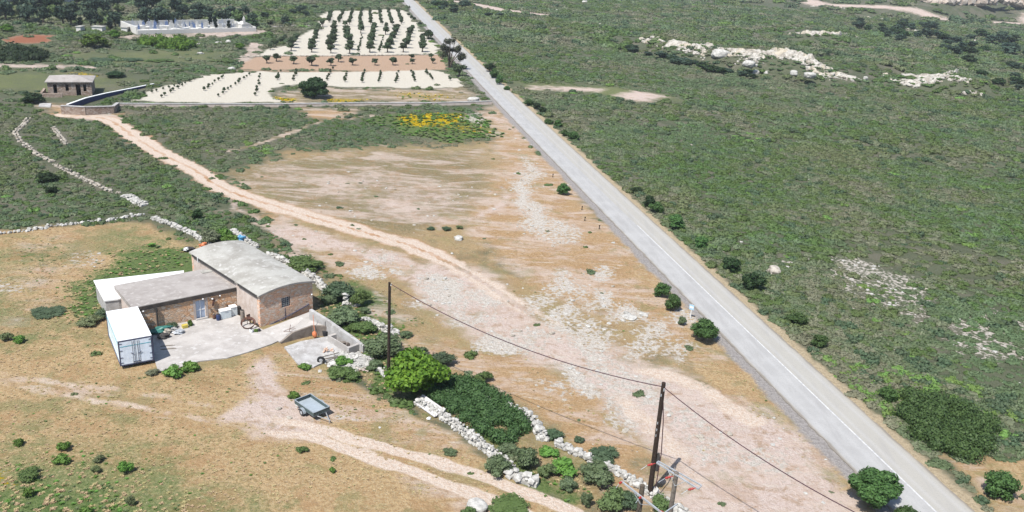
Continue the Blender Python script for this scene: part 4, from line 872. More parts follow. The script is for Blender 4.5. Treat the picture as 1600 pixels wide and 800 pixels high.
# ------------------------------------------------------------ dry stone walls, boulders, crags
def stone_wall(name, pts, h, wid, label, sz=.25, mat='lime', broken=.0, hz=None):
    W_ = [G(*p) for p in pts]; mb = MB(); o = W_[0].copy()
    for a, b in zip(W_[:-1], W_[1:]):
        L = (b-a).length; d = (b-a).normalized(); nr = Vector((-d.y, d.x, 0)); n = max(1, int(L/(sz*1.35)))
        if broken < .6: mb.bar(a-o+Vector((0, 0, h*.18)), b-o+Vector((0, 0, h*.18)), wid*.45, h*.4)
        for i in range(n):
            hh = h*(1-broken*random.random()); courses = max(1, int(hh/(sz*1.05))); 
            for c in range(courses):
                ww = wid*(1-.35*c/max(1, courses)); k = max(1, int(ww/(sz*1.2)))
                for j in range(k):
                    if random.random() < broken*.25: continue
                    s = sz*random.choice((.45, .6, .75, .9, 1.15)); off = (j+.5)/k*ww-ww/2+random.uniform(-.06, .06)
                    q = a+d*((i+random.random()*.9)*L/n)+nr*off
                    rock(mb, (q.x-o.x, q.y-o.y, Hz(q.x, q.y)-o.z+(c+.35)*sz*.85+random.uniform(-.05, .09)), (s, s*random.uniform(.65, 1), s*random.uniform(.5, .85)))
    w = mb.build(name, MT[mat]); w.location = o; return tag(w, label, 'stone wall', None)
stone_wall('dry_stone_wall', [(420, 402), (445, 412), (470, 425), (500, 446), (508, 458)], .95, .8, 'dry stone wall running along the back of the vaulted house')
stone_wall('dry_stone_wall', [(568, 500), (590, 510), (622, 524)], .8, .9, 'bright tumbled stone wall just behind the utility pole', broken=.2)
stone_wall('dry_stone_wall', [(636, 548), (655, 560), (690, 580), (730, 604), (760, 620), (790, 640)], .45, .6, 'low tumbled stone wall running past the yellow green tree to the creeper', broken=.45)
stone_wall('dry_stone_wall', [(788, 640), (812, 648), (832, 662), (850, 690)], .95, 1.0, 'tall section of white stone wall right of the creeper', sz=.28)
stone_wall('dry_stone_wall', [(868, 696), (895, 706), (928, 722)], .8, .9, 'short section of stone wall above the grey shrubs', sz=.28)
stone_wall('dry_stone_wall', [(945, 728), (975, 745), (1005, 765), (1050, 795), (1110, 830)], .8, 1.0, 'stone wall passing beneath the power frame', sz=.28, broken=.2)
stone_wall('dry_stone_wall', [(652, 630), (675, 642), (705, 662), (740, 688), (775, 715), (800, 735)], .95, .9, 'white stone wall on the near side of the creeper', sz=.23)
stone_wall('dry_stone_wall', [(796, 742), (815, 752), (840, 760)], .8, 1.2, 'heap of big white stones ending the near wall by the track', sz=.34)
stone_wall('dry_stone_wall', [(563, 556), (585, 570), (604, 592)], .6, .5, 'rough little wall between rubble heap and grey shrub', broken=.3)
stone_wall('dry_stone_wall', [(45, 186), (24, 208), (32, 222), (62, 244), (82, 254)], .6, .9, 'grey ruined wall in the left scrub, upper stretch', mat='limewarm', broken=.6, sz=.28)
stone_wall('dry_stone_wall', [(85, 258), (110, 270), (140, 285), (165, 296), (185, 303)], .6, .9, 'grey ruined wall in the left scrub, middle stretch', broken=.6, mat='limewarm', sz=.28)
stone_wall('dry_stone_wall', [(196, 306), (225, 322)], .6, 1.5, 'pale end of the ruined wall in the left scrub', broken=.4, sz=.25)
stone_wall('dry_stone_wall', [(-60, 372), (0, 365), (50, 360), (110, 350), (160, 347), (225, 335)], .6, .8, 'low broken stone wall between the left scrub and the dry field', broken=.7)
stone_wall('dry_stone_wall', [(238, 342), (262, 350), (300, 366), (330, 386)], .8, .9, 'stone wall of large pale blocks leading down to the vaulted house', broken=.4, sz=.26)
stone_wall('dry_stone_wall', [(362, 362), (380, 374), (402, 388)], .8, .9, 'short pale stone wall behind the top of the vaulted roof', broken=.2, sz=.28)
stone_wall('dry_stone_wall', [(83, 200), (95, 214), (104, 226)], .5, .8, 'short grey remnant of wall near the track start', broken=.6, mat='limewarm')
stone_wall('dry_stone_wall', [(372, 90), (430, 88), (520, 88), (600, 87), (688, 86)], .5, .6, 'low terrace wall below the middle orchard plot', mat='limewarm', broken=.4, sz=.4)
def boulder(px, py, w, label, h=.7, mat='lime', name='boulder'):
    b = G(px, py); s = w/2*mpp(b); mb = MB(); V = lump(ICO3[0], .09, px*.1)+RNG.uniform(-.02, .02, (len(ICO3[0]), 3)); V = np.sign(V)*np.abs(V)**.8
    mb.add(V*np.array([s, s*.8, s*h])+np.array([0, 0, s*h*.5]), ICO3[1])
    for _ in range(3): rock(mb, (random.uniform(-s, s), random.uniform(-s, s)*.8, s*.15), (s*.35, s*.3, s*.25))
    o = mb.build(name, MT[mat]); o.location = b; o.rotation_euler.z = random.uniform(0, 3); tag(o, label, 'rock')
boulder(745, 795, 36, 'white boulder at the bottom edge under the near track', .5)
boulder(717, 374, 15, 'bright white rock alone in the middle of the field', .5)
boulder(775, 800-4, 14, 'small white boulder at the bottom edge', .6)
boulder(1125, 88, 28, 'large pale boulder standing under the rocky ridge', .5); boulder(1149, 96, 16, 'flat pale block right of the large boulder', .45); boulder(1170, 103, 20, 'pale square block below the ridge, middle one', .6); boulder(1181, 116, 12, 'pale block below the ridge, right of the square one', .8); boulder(1198, 117, 12, 'small pale block at the right under the ridge', .7)
boulder(1352, 124, 7, 'white stone off the right tip of the ridge', .9); boulder(1005+0, 492, 14, 'low white rock left of the blue road sign', .3); boulder(983, 496, 24, 'flat grey white rock in the dry grass near the roadside pair of bushes', .18)
boulder(914, 4, 10, 'far white rock on the upper slope', .4); boulder(1030+33, 46, 9, 'small white rock above the ridge', .4); boulder(822, 17, 8, 'far white rock beside the side track', .4); boulder(870, 17, 7, 'tiny far white rock right of the side track', .4)
boulder(1265, 120, 20, 'pale block beneath the big crag', .5); boulder(1240, 116, 16, 'small pale block left beneath the big crag', .5)
boulder(1210, 424, 22, 'grey boulder in the scrub beside the right verge bushes', .5, 'limewarm')
boulder(310, 70, 8, 'white rubble heap beside the yellow green bush, left piece', .5); boulder(342, 69, 11, 'white rubble heap beside the yellow green bush, middle piece', .5); boulder(357, 66, 9, 'white rubble heap beside the yellow green bush, right piece', .5); boulder(313, 84, 9, 'white rock in the meadow above the lower plot', .4); boulder(362, 109, 12, 'white rock at the left corner of the terrace', .5)
boulder(740, 158, 18, 'white stone heap on the boundary wall near the road', .5)
from mathutils import noise as MN
def crag_mat():
    m = NT('weathered crag limestone', .95, .1); v = m.geo().outputs['Position']
    mp = m.n('ShaderNodeMapping'); m.set(mp.inputs[0], v); mp.inputs['Scale'].default_value = (1, 1, .55); sv = mp.outputs[0]
    n = m.noise(sv, .5, 6, .7, .5); n2 = m.noise(v, 1.6, 5, .7); n3 = m.noise(v, .16, 3)
    c = m.mix(m.ss(n, .40, .55), T(186, 178, 166, 2.1), T(226, 221, 211, 2.1)); c = m.mix(m.ss(n3, .52, .62, 0, .6), c, T(222, 208, 182, 2.1))
    c = m.mix(m.ss(n2, .57, .64, 0, .7), c, T(110, 104, 92)); c = m.mix(m.ss(m.noise(v, .33, 6, .75), .60, .64, 0, .85), c, T(84, 92, 66))
    m.col(c); m.bump(n2, 1, .3); return m.m
MT['crag'] = crag_mat()
def crag(pts, h, depth, n, label, smin=.5, smax=1.6, mat=None):
    W_ = [G(*p) for p in pts]; o = W_[len(W_)//2].copy(); mb = MB(); Ls = [(b-a).length for a, b in zip(W_[:-1], W_[1:])]; tot = sum(Ls)
    def along(t):
        t = max(0, min(.9999, t))*tot; k = 0
        while k < len(Ls)-1 and t > Ls[k]: t -= Ls[k]; k += 1
        return W_[k].lerp(W_[k+1], min(1, t/Ls[k]))
    nu = max(12, int(tot/.55)); nv = max(8, int((depth+h*2)/.5)); V = []; sd_ = len(label)*3.7
    for i in range(nu+1):
        u = i/nu; e = max(0., 1-abs(2*u-1)**3); q0 = along(u); dv = Vector((q0.x, q0.y, 0)).normalized()
        for j in range(nv+1):
            t = j/nv; back = (-.15+1.15*t)*depth; q = q0+dv*back
            prof = (min(1, t/.3)**.6)*(1-max(0, (t-.45)/.55)**1.5)
            a = MN.fractal(Vector((q.x*.22, q.y*.22, sd_)), 1, 2, 5); b = MN.cell(Vector((q.x*.55+a, q.y*.55, sd_)))
            gap = MN.noise(Vector((q.x*.13, q.y*.13, sd_+9)))
            z = -.5+prof*e*h*1.35*(.75+.4*a+.18*b)+min(0, gap+.12)*h*1.2
            jx = MN.noise(Vector((q.x*1.1, q.y*1.1, 3)))*.5
            V.append((q.x-o.x+jx, q.y-o.y+jx, Hz(q.x, q.y)-o.z+z))
    mb.add(V, [(i*(nv+1)+j, (i+1)*(nv+1)+j, (i+1)*(nv+1)+j+1, i*(nv+1)+j+1) for i in range(nu) for j in range(nv)])
    for i in range(n//2):
        q = along(random.random()); dv = Vector((q.x, q.y, 0)).normalized(); q = q+dv*random.uniform(-.45, .5)*depth; s = random.uniform(smin, smax)*.5*random.random()+.2
        rock(mb, (q.x-o.x, q.y-o.y, Hz(q.x, q.y)-o.z+.1), (s*1.5, s, s*random.uniform(.5, .9)), True)
    w = mb.build('rock_outcrop', MT['crag']); w.location = o; tag(w, label, 'rock outcrop')
crag([(985, 50), (1010, 58), (1040, 64), (1070, 72)], 1, 5, 120, 'left broken part of the white rocky ridge across the scrubland', .3, .9)
crag([(1000, 62), (1040, 72), (1075, 76), (1110, 84)], 1.6, 8, 200, 'cream coloured crags in the middle of the rocky ridge', .4, 1.3)
crag([(1072, 70), (1120, 78), (1160, 86), (1200, 92)], 1.6, 5, 170, 'upper grey crest of the rocky ridge', .4, 1.1, 'lime')
crag([(1150, 92), (1200, 104), (1250, 112), (1300, 120)], 2.4, 9, 330, 'largest pale crag on the right part of the rocky ridge', .5, 1.7)
crag([(1290, 116), (1320, 122), (1345, 126)], 1, 4, 90, 'right trailing end of the rocky ridge', .3, 1.)
crag([(1235, 52), (1270, 55), (1310, 57), (1342, 58)], 2, 5, 130, 'small white outcrop above and right of the ridge', .4, 1.3, 'lime')
crag([(1380, 118), (1420, 122), (1470, 124), (1515, 118)], 1.2, 6, 150, 'broad white outcrop near the right edge, upper ledge', .3, 1., 'lime')
crag([(1390, 128), (1430, 131), (1480, 131), (1520, 128)], 1.1, 4, 170, 'broad white outcrop near the right edge, lower ledge', .4, 1.2, 'lime')
crag([(1490, 140), (1515, 144), (1535, 147)], .6, 2, 40, 'tail of white stones right of the lower ledge', .3, .7, 'lime')
crag([(1410, 44), (1425, 48), (1445, 52)], 1.6, 4, 60, 'white rocks among the dark valley trees', .5, 1.4, 'lime')
crag([(1522, 52), (1526, 60), (1522, 66)], 1, 2, 34, 'pair of small white crags at the right slope', .4, 1.2, 'lime')
crag([(1350, 26), (1375, 30), (1405, 34)], 1, 3, 44, 'scattered white rocks under the quarry track', .4, 1.1, 'lime')
crag([(910, 30), (935, 38), (975, 46)], .6, 3, 40, 'thin line of white rocks left of the ridge', .3, .8, 'lime')
crag([(1265, 10), (1300, 12), (1330, 14)], .8, 3, 36, 'white rocks at the start of the quarry track', .5, 1.2, 'lime')
def quarry():
    mb = MB(); W_ = [G(*p) for p in [(1440, 4), (1480, 5), (1520, 3), (1560, 4), (1610, 5), (1700, 6)]]; o = W_[2].copy()
    for a, b in zip(W_[:-1], W_[1:]):
        for i in range(34):
            q = a.lerp(b, random.random()); s = random.uniform(1.5, 4); dv = q.normalized(); k = random.random(); q = q+Vector((dv.x, dv.y, 0))*k*8
            rock(mb, (q.x-o.x, q.y-o.y, Hz(q.x, q.y)-o.z+k*5), (s*1.4, s, s*.8), True)
    w = mb.build('quarry_face', two('cut quarry rock', T(232, 220, 206), T(205, 188, 172), .2)); w.location = o; tag(w, 'pale cut rock face of the quarry above the far track', 'quarry face')
quarry()

# ------------------------------------------------------------ frames: local axes for built things
class Fr:
    def __init__(s, o, deg, name, label, cat, group=None):
        s.o = Vector((o[0], o[1], 0)); s.a = math.radians(deg); s.e = empty(name, s.o, label, cat, group, s.a)
    def L(s, p):                                       # world -> local
        d = Vector((p[0]-s.o.x, p[1]-s.o.y)); c, n = math.cos(s.a), math.sin(s.a)
        return Vector((d.x*c+d.y*n, -d.x*n+d.y*c))
    def part(s, name, mat, mb, label=None, parent=None, smooth=False):
        o = mb.build(name, MT[mat] if isinstance(mat, str) else mat, parent or s.e, smooth)
        if label: o['label'] = label
        return o
K = .925
# ------------------------------------------------------------ farmhouse: vaulted house with flat roofed wing
hf = Fr(P(405, 463.7, 3.4*K), 46, 'farmhouse', 'old stone farmhouse with a vaulted grey roof and a low flat roofed wing', 'house')
HW, HL, HE, HR = 5.75, 13.4, 3.15, .4
def arch(x): return HE+HR*math.sin(math.pi*min(1, max(0, x/HW)))**.9
N_ = 18; xs_ = [HW*i/N_ for i in range(N_+1)]
def gable(y0, y1):
    mb = MB(); V = []; 
    for y in (y0, y1):
        V += [(x, y, -.3) for x in xs_]+[(x, y, arch(x)-.02) for x in xs_]
    n = N_+1; Fc = []
    for i in range(N_):
        Fc += [(i, i+1, n+i+1, n+i), (2*n+i+1, 2*n+i, 3*n+i, 3*n+i+1), (n+i, n+i+1, 3*n+i+1, 3*n+i)]
    Fc += [(0, n, 3*n, 2*n), (N_, 2*n+N_, 3*n+N_, n+N_)]; mb.add(V, Fc); return mb
# gable wall with a real window opening: built of pieces around it
wq = [hf.L(P(438, 487, 1.35)), hf.L(P(453, 487, 1.35))]
wx0, wx1, wz0, wz1 = HW*.40, HW*.40+.95, 1.35, 2.35
mb = MB(); n_cols = [0, wx0, wx1, HW]
def wallcol(mb, xa, xb, za, zb=None, y0=0, y1=.45):
    k = max(2, int((xb-xa)/.4)); V = []
    for i in range(k+1):
        x = xa+(xb-xa)*i/k; zt = (arch(x)-.02) if zb is None else zb
        V += [(x, y0, za), (x, y0, zt), (x, y1, zt), (x, y1, za)]
    Fc = [(i*4+j, (i+1)*4+j, (i+1)*4+(j+1) % 4, i*4+(j+1) % 4) for i in range(k) for j in range(4)]+[(0, 1, 2, 3), (k*4+3, k*4+2, k*4+1, k*4)]
    mb.add(V, Fc)
wallcol(mb, 0, wx0, -.3); wallcol(mb, wx1, HW, -.3); wallcol(mb, wx0, wx1, -.3, wz0); wallcol(mb, wx0, wx1, wz1)
hf.part('wall', 'rubblep', mb, 'pinkish rubble gable wall with a barred window')
mb = MB(); mb.box((.225, (HL+.45)/2, (HE-.3)/2-.02), (.45, HL-.46, HE+.26)); hf.part('wall', 'plaster', mb, 'pale plastered long side wall')
mb = MB(); mb.box((HW-.225, (HL+.45)/2, (HE-.3)/2-.02), (.45, HL-.46, HE+.26)); hf.part('wall', 'plaster', mb)
hf.part('wall', 'rubblep', gable(HL-.001, HL+.4), 'rear gable wall')
mb = MB(); V = []; ov = .16
for y in (-ov, HL+.45+ov):
    for x in xs_:
        xx = -ov+(HW+2*ov)*x/HW; V.append((xx, y, arch(x)+.16)); 
    for x in xs_:
        xx = -ov+(HW+2*ov)*x/HW; V.append((xx, y, arch(x)+.0))
n = N_+1; Fc = []
for i in range(N_): Fc += [(i, i+1, 2*n+i+1, 2*n+i), (n+i+1, n+i, 3*n+i, 3*n+i+1), (i+1, i, n+i, n+i+1), (2*n+i, 2*n+i+1, 3*n+i+1, 3*n+i)]
Fc += [(0, 2*n, 3*n, n), (N_, n+N_, 3*n+N_, 2*n+N_)]; mb.add(V, Fc); rf = hf.part('roof', 'roofc', mb, 'vaulted grey screed roof')
mb = MB(); mb.box((-ov-.012, HL*.66, HE+.0), (.03, HL*.66, .26)); mb.box((-ov-.012, HL*.145, HE+.0), (.03, HL*.27, .26)); hf.part('eave_shadow_strip', 'dark', mb, None, rf)  # flat dark strips paint in the shadow line below the side eave
mb = MB()
for i in range(N_):
    x0, x1 = xs_[i], xs_[i+1]; mb.bar((-ov+(HW+2*ov)*x0/HW, -ov-.015, arch(x0)+.08), (-ov+(HW+2*ov)*x1/HW, -ov-.015, arch(x1)+.08), .03, .17)
hf.part('roof_edge', MT['roofd'], mb, None, rf)
mb = MB(); t_ = .07
for a, b in (((wx0, wz0), (wx1, wz0)), ((wx0, wz1), (wx1, wz1)), ((wx0, wz0), (wx0, wz1)), ((wx1, wz0), (wx1, wz1))): mb.bar((a[0], .12, a[1]), (b[0], .12, b[1]), .06)
wn = hf.part('window', 'frame', mb, 'barred square window'); mb = MB(); mb.box(((wx0+wx1)/2, .3, (wz0+wz1)/2), (wx1-wx0, .02, wz1-wz0)); hf.part('pane', 'glass', mb, None, wn)
mb = MB()
for i in range(1, 5): x = wx0+(wx1-wx0)*i/5; mb.box((x, .03, (wz0+wz1)/2), (.025, .025, wz1-wz0+.1)); z = wz0+(wz1-wz0)*i/5; mb.box(((wx0+wx1)/2, .055, z), (wx1-wx0+.1, .022, .025))
hf.part('window_bars', 'steel', mb, None, wn)
mb = MB(); mb.box((wx0+.35, -.012, .6), (.05, .025, 1.4)); mb.tube([(HW*.1, -.05, -.1), (HW*.5, -.06, .35), (HW*.92, -.05, .95)], .05, 6); hf.part('drain_pipe', 'frame', mb, 'dark pipe running up along the foot of the gable')
mb = MB(); mb.tube([(HW-.25, -.02, 1.9), (HW-.25, -.22, 2.0)], .03, 5); wl = hf.part('wall_lamp', 'dark', mb); mb = MB(); mb.add(ICO1[0]*.09+np.array([HW-.25, -.26, 2.02]), ICO1[1]); hf.part('lamp_globe', 'white', mb, None, wl)
mb = MB(); mb.tube([(.3, HL*.87, HE-.2), (-.35, HL*.87, HE-.2), (-.35, HL*.87, HE+.35)], .05, 6); hf.part('vent_pipe', 'white', mb, 'short white pipe over the flat roof')
# wing (local coordinates measured in the farmhouse frame)
A0 = hf.L(P(207.5, 480.5, 2.85*K)); A1 = hf.L(P(370, 448, 2.85*K)); A2 = hf.L(P(180, 446, 2.85*K)); WZ = 2.85*K
A1 = A0+(A1-A0)*((-.02-A0.x)/(A1.x-A0.x)); dv = (A1-A0).normalized(); nv = Vector((-dv.y, dv.x)); DEP = (A2-A0).dot(nv)
A3 = A0+nv*DEP; A4 = A3+dv*((-.02-A3.x)/dv.x); WL = (A1-A0).length
def wpt(s, t): return A0+dv*s+nv*t
ds0 = (hf.L(P(309.5, 503, 0))-A0).dot(dv); DW, DH = .92, 2.0
mb = MB()
def wprism(mb, s0, s1, t0, t1, z0, z1): mb.prism([tuple(wpt(s0, t0)), tuple(wpt(s1, t0)), tuple(wpt(s1, t1)), tuple(wpt(s0, t1))], z0, z1)
FZ = WZ-.42
wprism(mb, 0, ds0, 0, .4, -.2, FZ); wprism(mb, ds0+DW, WL-.01, 0, .4, -.2, FZ); wprism(mb, ds0, ds0+DW, 0, .4, DH, FZ)
hf.part('wall', 'rubbleo', mb, 'orange rubble front wall of the low wing')
mb = MB(); mb.prism([tuple(wpt(0, .401)), tuple(wpt(.4, .401)), tuple(wpt(.4, DEP)), tuple(wpt(0, DEP))], -.2, FZ); hf.part('wall', 'plaster', mb, 'pale end wall of the low wing')
mb = MB(); mb.prism([tuple(wpt(.401, DEP-.4)), (A4.x, A4.y-.4), (A4.x, A4.y), tuple(wpt(.401, DEP))], -.2, FZ); hf.part('wall', 'plaster', mb)
e1 = .07
mb = MB(); mb.prism([tuple(wpt(-e1, -e1)), tuple(wpt(WL-.01, -e1)), (A4.x, A4.y+e1), tuple(wpt(-e1, DEP+e1))], FZ+.003, WZ); fr_ = hf.part('roof', 'roofd', mb, 'flat grey screed roof of the low wing')
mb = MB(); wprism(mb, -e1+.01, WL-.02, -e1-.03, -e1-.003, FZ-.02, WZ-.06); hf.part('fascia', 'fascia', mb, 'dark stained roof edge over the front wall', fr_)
mb = MB(); wprism(mb, WL-1.6, WL-.1, DEP-1.1, DEP-.5, WZ, WZ+.06); hf.part('roof_patch', 'roofc', mb, None, fr_)
mb = MB(); wprism(mb, ds0+.02, ds0+DW-.02, .12, .17, .02, DH-.02); dr = hf.part('door', 'doorblue', mb, 'pale blue double door')
mb = MB()
for k in (0.0, .44, .88): wprism(mb, ds0+.0+k, ds0+.04+k, .085, .119, 0, DH)
wprism(mb, ds0+.04, ds0+DW-.04, .09, .119, .95, 1.0); hf.part('door_frame', 'white', mb, None, dr)
mb = MB(); p = wpt(ds0+.52, .06); mb.tube([(p.x, p.y, 1.0), (p.x, p.y, 1.14)], .015, 5); hf.part('handle', 'dark', mb, None, dr)
mb = MB(); wprism(mb, ds0-.22, ds0-.01, -.012, -.002, 0, DH+.15); wprism(mb, ds0+DW+.01, ds0+DW+.24, -.012, -.002, 0, DH+.15); hf.part('door_surround', 'plaster', mb)
mb = MB(); wprism(mb, ds0-.1, ds0+DW+.1, -.25, -.02, .1, .2); hf.part('door_step', 'concrete', mb)
for (x, y) in ((222, 486), (315, 467), (343, 463)):
    s_ = (hf.L(P(x, y, FZ-.15))-A0).dot(dv); a = wpt(s_, -.02); b = wpt(s_, -.3); mb = MB(); mb.tube([(a.x, a.y, FZ-.3), (b.x, b.y, FZ-.2), (b.x, b.y, FZ-.1)], .028, 5)
    wl = hf.part('wall_lamp', 'dark', mb); mb = MB(); mb.add(ICO1[0]*.085+np.array([b.x, b.y, FZ-.03]), ICO1[1]); hf.part('lamp_globe', 'white', mb, None, wl)
s_ = (hf.L(P(238.5, 500, .3))-A0).dot(dv); mb = MB(); a = wpt(s_, -.14); mb.tube([(a.x, a.y, 0), (a.x, a.y, FZ)], .09, 8); hf.part('drain_pipe', 'dark', mb, 'dark upright post against the wing front')
mb = MB(); s_ = ds0+DW+.75; a = wpt(s_, -.1); mb.box((a.x, a.y, 1.55), (.16, .12, .7), rotm(0, .25, 0)); wb = hf.part('wall_fixture', 'rust', mb); mb = MB(); mb.add(ICO1[0]*.1+np.array([a.x-.08, a.y-.02, 1.95]), ICO1[1]); hf.part('cap', 'white', mb, None, wb)  # tilted brown box topped by a white ball, right of the door
# white roofed store behind
SZ = 2.2*K
sfp = [P(162.5, 469.4, SZ), P(146, 438, SZ), P(287.5, 422.5, SZ), P(285, 436, SZ), P(205, 462, SZ), P(184, 467, SZ)]
se = empty('storage_shed', (sfp[0].x, sfp[0].y, 0), 'low white roofed store tucked behind the flat roofed wing', 'shed')
pl_ = [(q.x-sfp[0].x, q.y-sfp[0].y) for q in sfp]; cxs = sum(q[0] for q in pl_)/6; cys = sum(q[1] for q in pl_)/6
inn = [(cxs+(q[0]-cxs)*.965, cys+(q[1]-cys)*.965) for q in pl_]
mb = MB(); mb.prism(inn, -.2, SZ-.14); mb.build('wall', MT['slab'], se)
mb = MB(); mb.prism(pl_, SZ-.138, SZ); mb.build('roof', MT['white'], se)

# paving
def slab_px(name, pts, z, mat, lab=None, z0=-.3):
    q = [P(x, y, z if not hasattr(z, '__len__') else z[i]) for i, (x, y) in enumerate(pts)]
    mb = MB(); mb.prism([(a.x, a.y) for a in q], z0, [a.z for a in q]); o = mb.build(name, MT[mat]); o['kind'] = 'structure'; return o
slab_px('patio', [(241, 560), (247, 580), (270, 577), (312, 564), (355, 559), (390, 549), (425, 537), (438, 531), (409, 514), (372, 492), (237, 508)], .1, 'concrete')
slab_px('concrete_slab', [(444, 542), (470, 533), (513, 525), (552, 546), (530, 556), (505, 566), (490, 573), (466, 569)], .14, 'slab')
slab_px('terrace', [(409, 516), (437, 534), (455, 519), (487, 508), (514, 508), (484, 487)], [.11, .11, .75, 1.0, 1.0, 1.0], 'concrete')
q = [P(437.5, 534.5, .1), P(456, 519.5, .74), P(487, 508.5, .98), P(513, 509.5, .98)]
mb = MB(); b0 = q[0].copy(); b0.z = 0
for a, b in zip(q[:-1], q[1:]):
    d = (b-a).normalized(); nn = Vector((d.y, -d.x, 0)).normalized()*.2
    mb.add([(p_.x-b0.x, p_.y-b0.y, z_) for p_, z_ in ((a, -.2), (b, -.2), (b, b.z+.05), (a, a.z+.05), (a+nn, -.2), (b+nn, -.2), (b+nn, b.z+.05), (a+nn, a.z+.05))], [(0, 1, 2, 3), (7, 6, 5, 4), (3, 2, 6, 7), (0, 3, 7, 4), (1, 5, 6, 2)])
o = mb.build('retaining_wall', MT['terr']); o.location = b0; tag(o, 'grey mortared retaining wall rising below the terrace beside the gable', 'wall')
mb = MB(); q = [P(483, 484, 2.0), P(508, 499, 1.7), P(532, 516, 1.35), P(548, 527, 1.0), P(567, 541, .7)]; b0 = q[0].copy(); b0.z = 0
for a, b in zip(q[:-1], q[1:]):
    d = (b-a).normalized(); nn = Vector((-d.y, d.x, 0)).normalized()*.32
    mb.add([(p_.x-b0.x, p_.y-b0.y, z_) for p_, z_ in ((a, -.2), (b, -.2), (b, b.z), (a, a.z), (a+nn, -.2), (b+nn, -.2), (b+nn, b.z), (a+nn, a.z))], [(0, 1, 2, 3), (7, 6, 5, 4), (3, 2, 6, 7), (0, 3, 7, 4), (1, 5, 6, 2)])
o = mb.build('parapet_wall', MT['slab']); o.location = b0; tag(o, 'pale rendered parapet sloping down from the gable corner', 'wall')
# cistern
cz = .75; cp = [P(512, 524, cz), P(531, 518, cz), P(563, 537, cz), P(545, 544, cz)]; ce = empty('water_trough', (cp[0].x, cp[0].y, 0), 'open concrete water tank between the white slab and the parapet', 'trough')
lc = [Vector((p_.x-cp[0].x, p_.y-cp[0].y)) for p_ in cp]; cc_ = sum(lc, Vector((0, 0)))/4; li = [cc_+(v-cc_)*.82 for v in lc]
mb = MB()
for i in range(4): mb.prism([tuple(lc[i]), tuple(lc[(i+1) % 4]), tuple(li[(i+1) % 4]), tuple(li[i])], -.2, cz)
mb.build('tank', MT['concrete'], ce); mb = MB(); mb.prism([tuple(v) for v in li], -.1, .12); mb.build('tank_floor', MT['terr'], ce)
mb = MB(); mb.box((float(cc_.x)-.2, float(cc_.y), .35), (.7, .25, .3), rotm(.3, .2, .4)); rock(mb, (float(cc_.x)+.3, float(cc_.y)+.1, .25), (.25, .2, .2)); o = mb.build('debris', MT['greywood'], ce)
# rubble heap
mb = MB(); b = G(545, 565); mb.add(lump(ICO3[0], .08, 2)*np.array([1.9, 1.4, .3])+np.array([0, 0, .05]), ICO3[1])
for _ in range(230): a = random.gauss(0, 1.05); c = random.gauss(0, .8); rock(mb, (a, c, .28*math.exp(-(a*a+c*c)/2)*random.random()*1.6+.04), (random.uniform(.07, .24),)*2+(random.uniform(.05, .16),))
o = mb.build('rubble_heap', MT['lime']); o.location = b; tag(o, 'grey heap of rubble and broken blocks below the water tank', 'rubble')
# ruined stub
b = G(540, 477); e = empty('wall_stub', b, 'short upright stub of white ruined wall among dark shrubs', 'ruin'); mb = MB()
for k in range(26): rock(mb, (random.uniform(-.25, .25), random.uniform(-.2, .2), .08+k*.05), (.2, .18, .13))
for k in range(34): rock(mb, (random.uniform(.2, 1.4), random.uniform(-.2, .25), random.uniform(.05, .55)), (.2, .18, .14))
mb.build('stones', MT['lime'], e)
# brick pile / machinery by the slab
def wheel(mb, c, r, w, axis, n=18):
    c = Vector(c); a = Vector(axis).normalized(); mb.tube([c-a*w/2, c-a*w*.42, c+a*w*.42, c+a*w/2], [r*.86, r, r, r*.86], n)
b = G(515, 566); e = empty('old_cart_axle', b, 'derelict cart axle with one wheel lying at the corner of the white slab', 'cart axle', rz=math.radians(20))
mb = MB(); wheel(mb, (-.75, -.1, .35), .36, .14, (.35, 1, .1)); w_ = mb.build('wheel', MT['rubber'], e); mb = MB(); wheel(mb, (-.75, -.1, .35), .17, .17, (.35, 1, .1), 10); mb.build('rim', MT['steel'], w_)
mb = MB(); mb.bar((-.75, 0, .35), (1.1, .1, .45), .08); mb.bar((-.6, .2, .5), (.9, .6, .55), .06); mb.bar((-.3, -.3, .2), (.7, -.3, .75), .05); mb.bar((.4, -.2, .3), (.5, .7, .5), .06); mb.build('frame', MT['greywood'], e)
o = (lambda m_: m_.build('brick_pile', MT['rubblep']))((lambda m_: ([m_.box((random.uniform(-.4, .4), random.uniform(-.25, .25), .05+.03*k_), (.24, .11, .07), rotm(0, 0, random.uniform(0, 3))) for k_ in range(10)], m_)[1])(MB())); o.location = G(514, 552)+Vector((0, 0, .14)); tag(o, 'small pile of reddish bricks on the lower corner of the white slab', 'bricks')
b = G(563, 577); e = empty('timber_scraps', b, 'crossed pieces of pinkish scrap timber lying in front of the rubble', 'timber'); mb = MB(); mb.bar((-.9, .4, .1), (.4, -.4, .12), .12, .05); mb.bar((-.1, -.5, .16), (.6, .1, .2), .1, .05); mb.bar((.1, -.1, .1), (.8, -.5, .12), .1, .05); mb.build('planks', MT['plaster'], e)
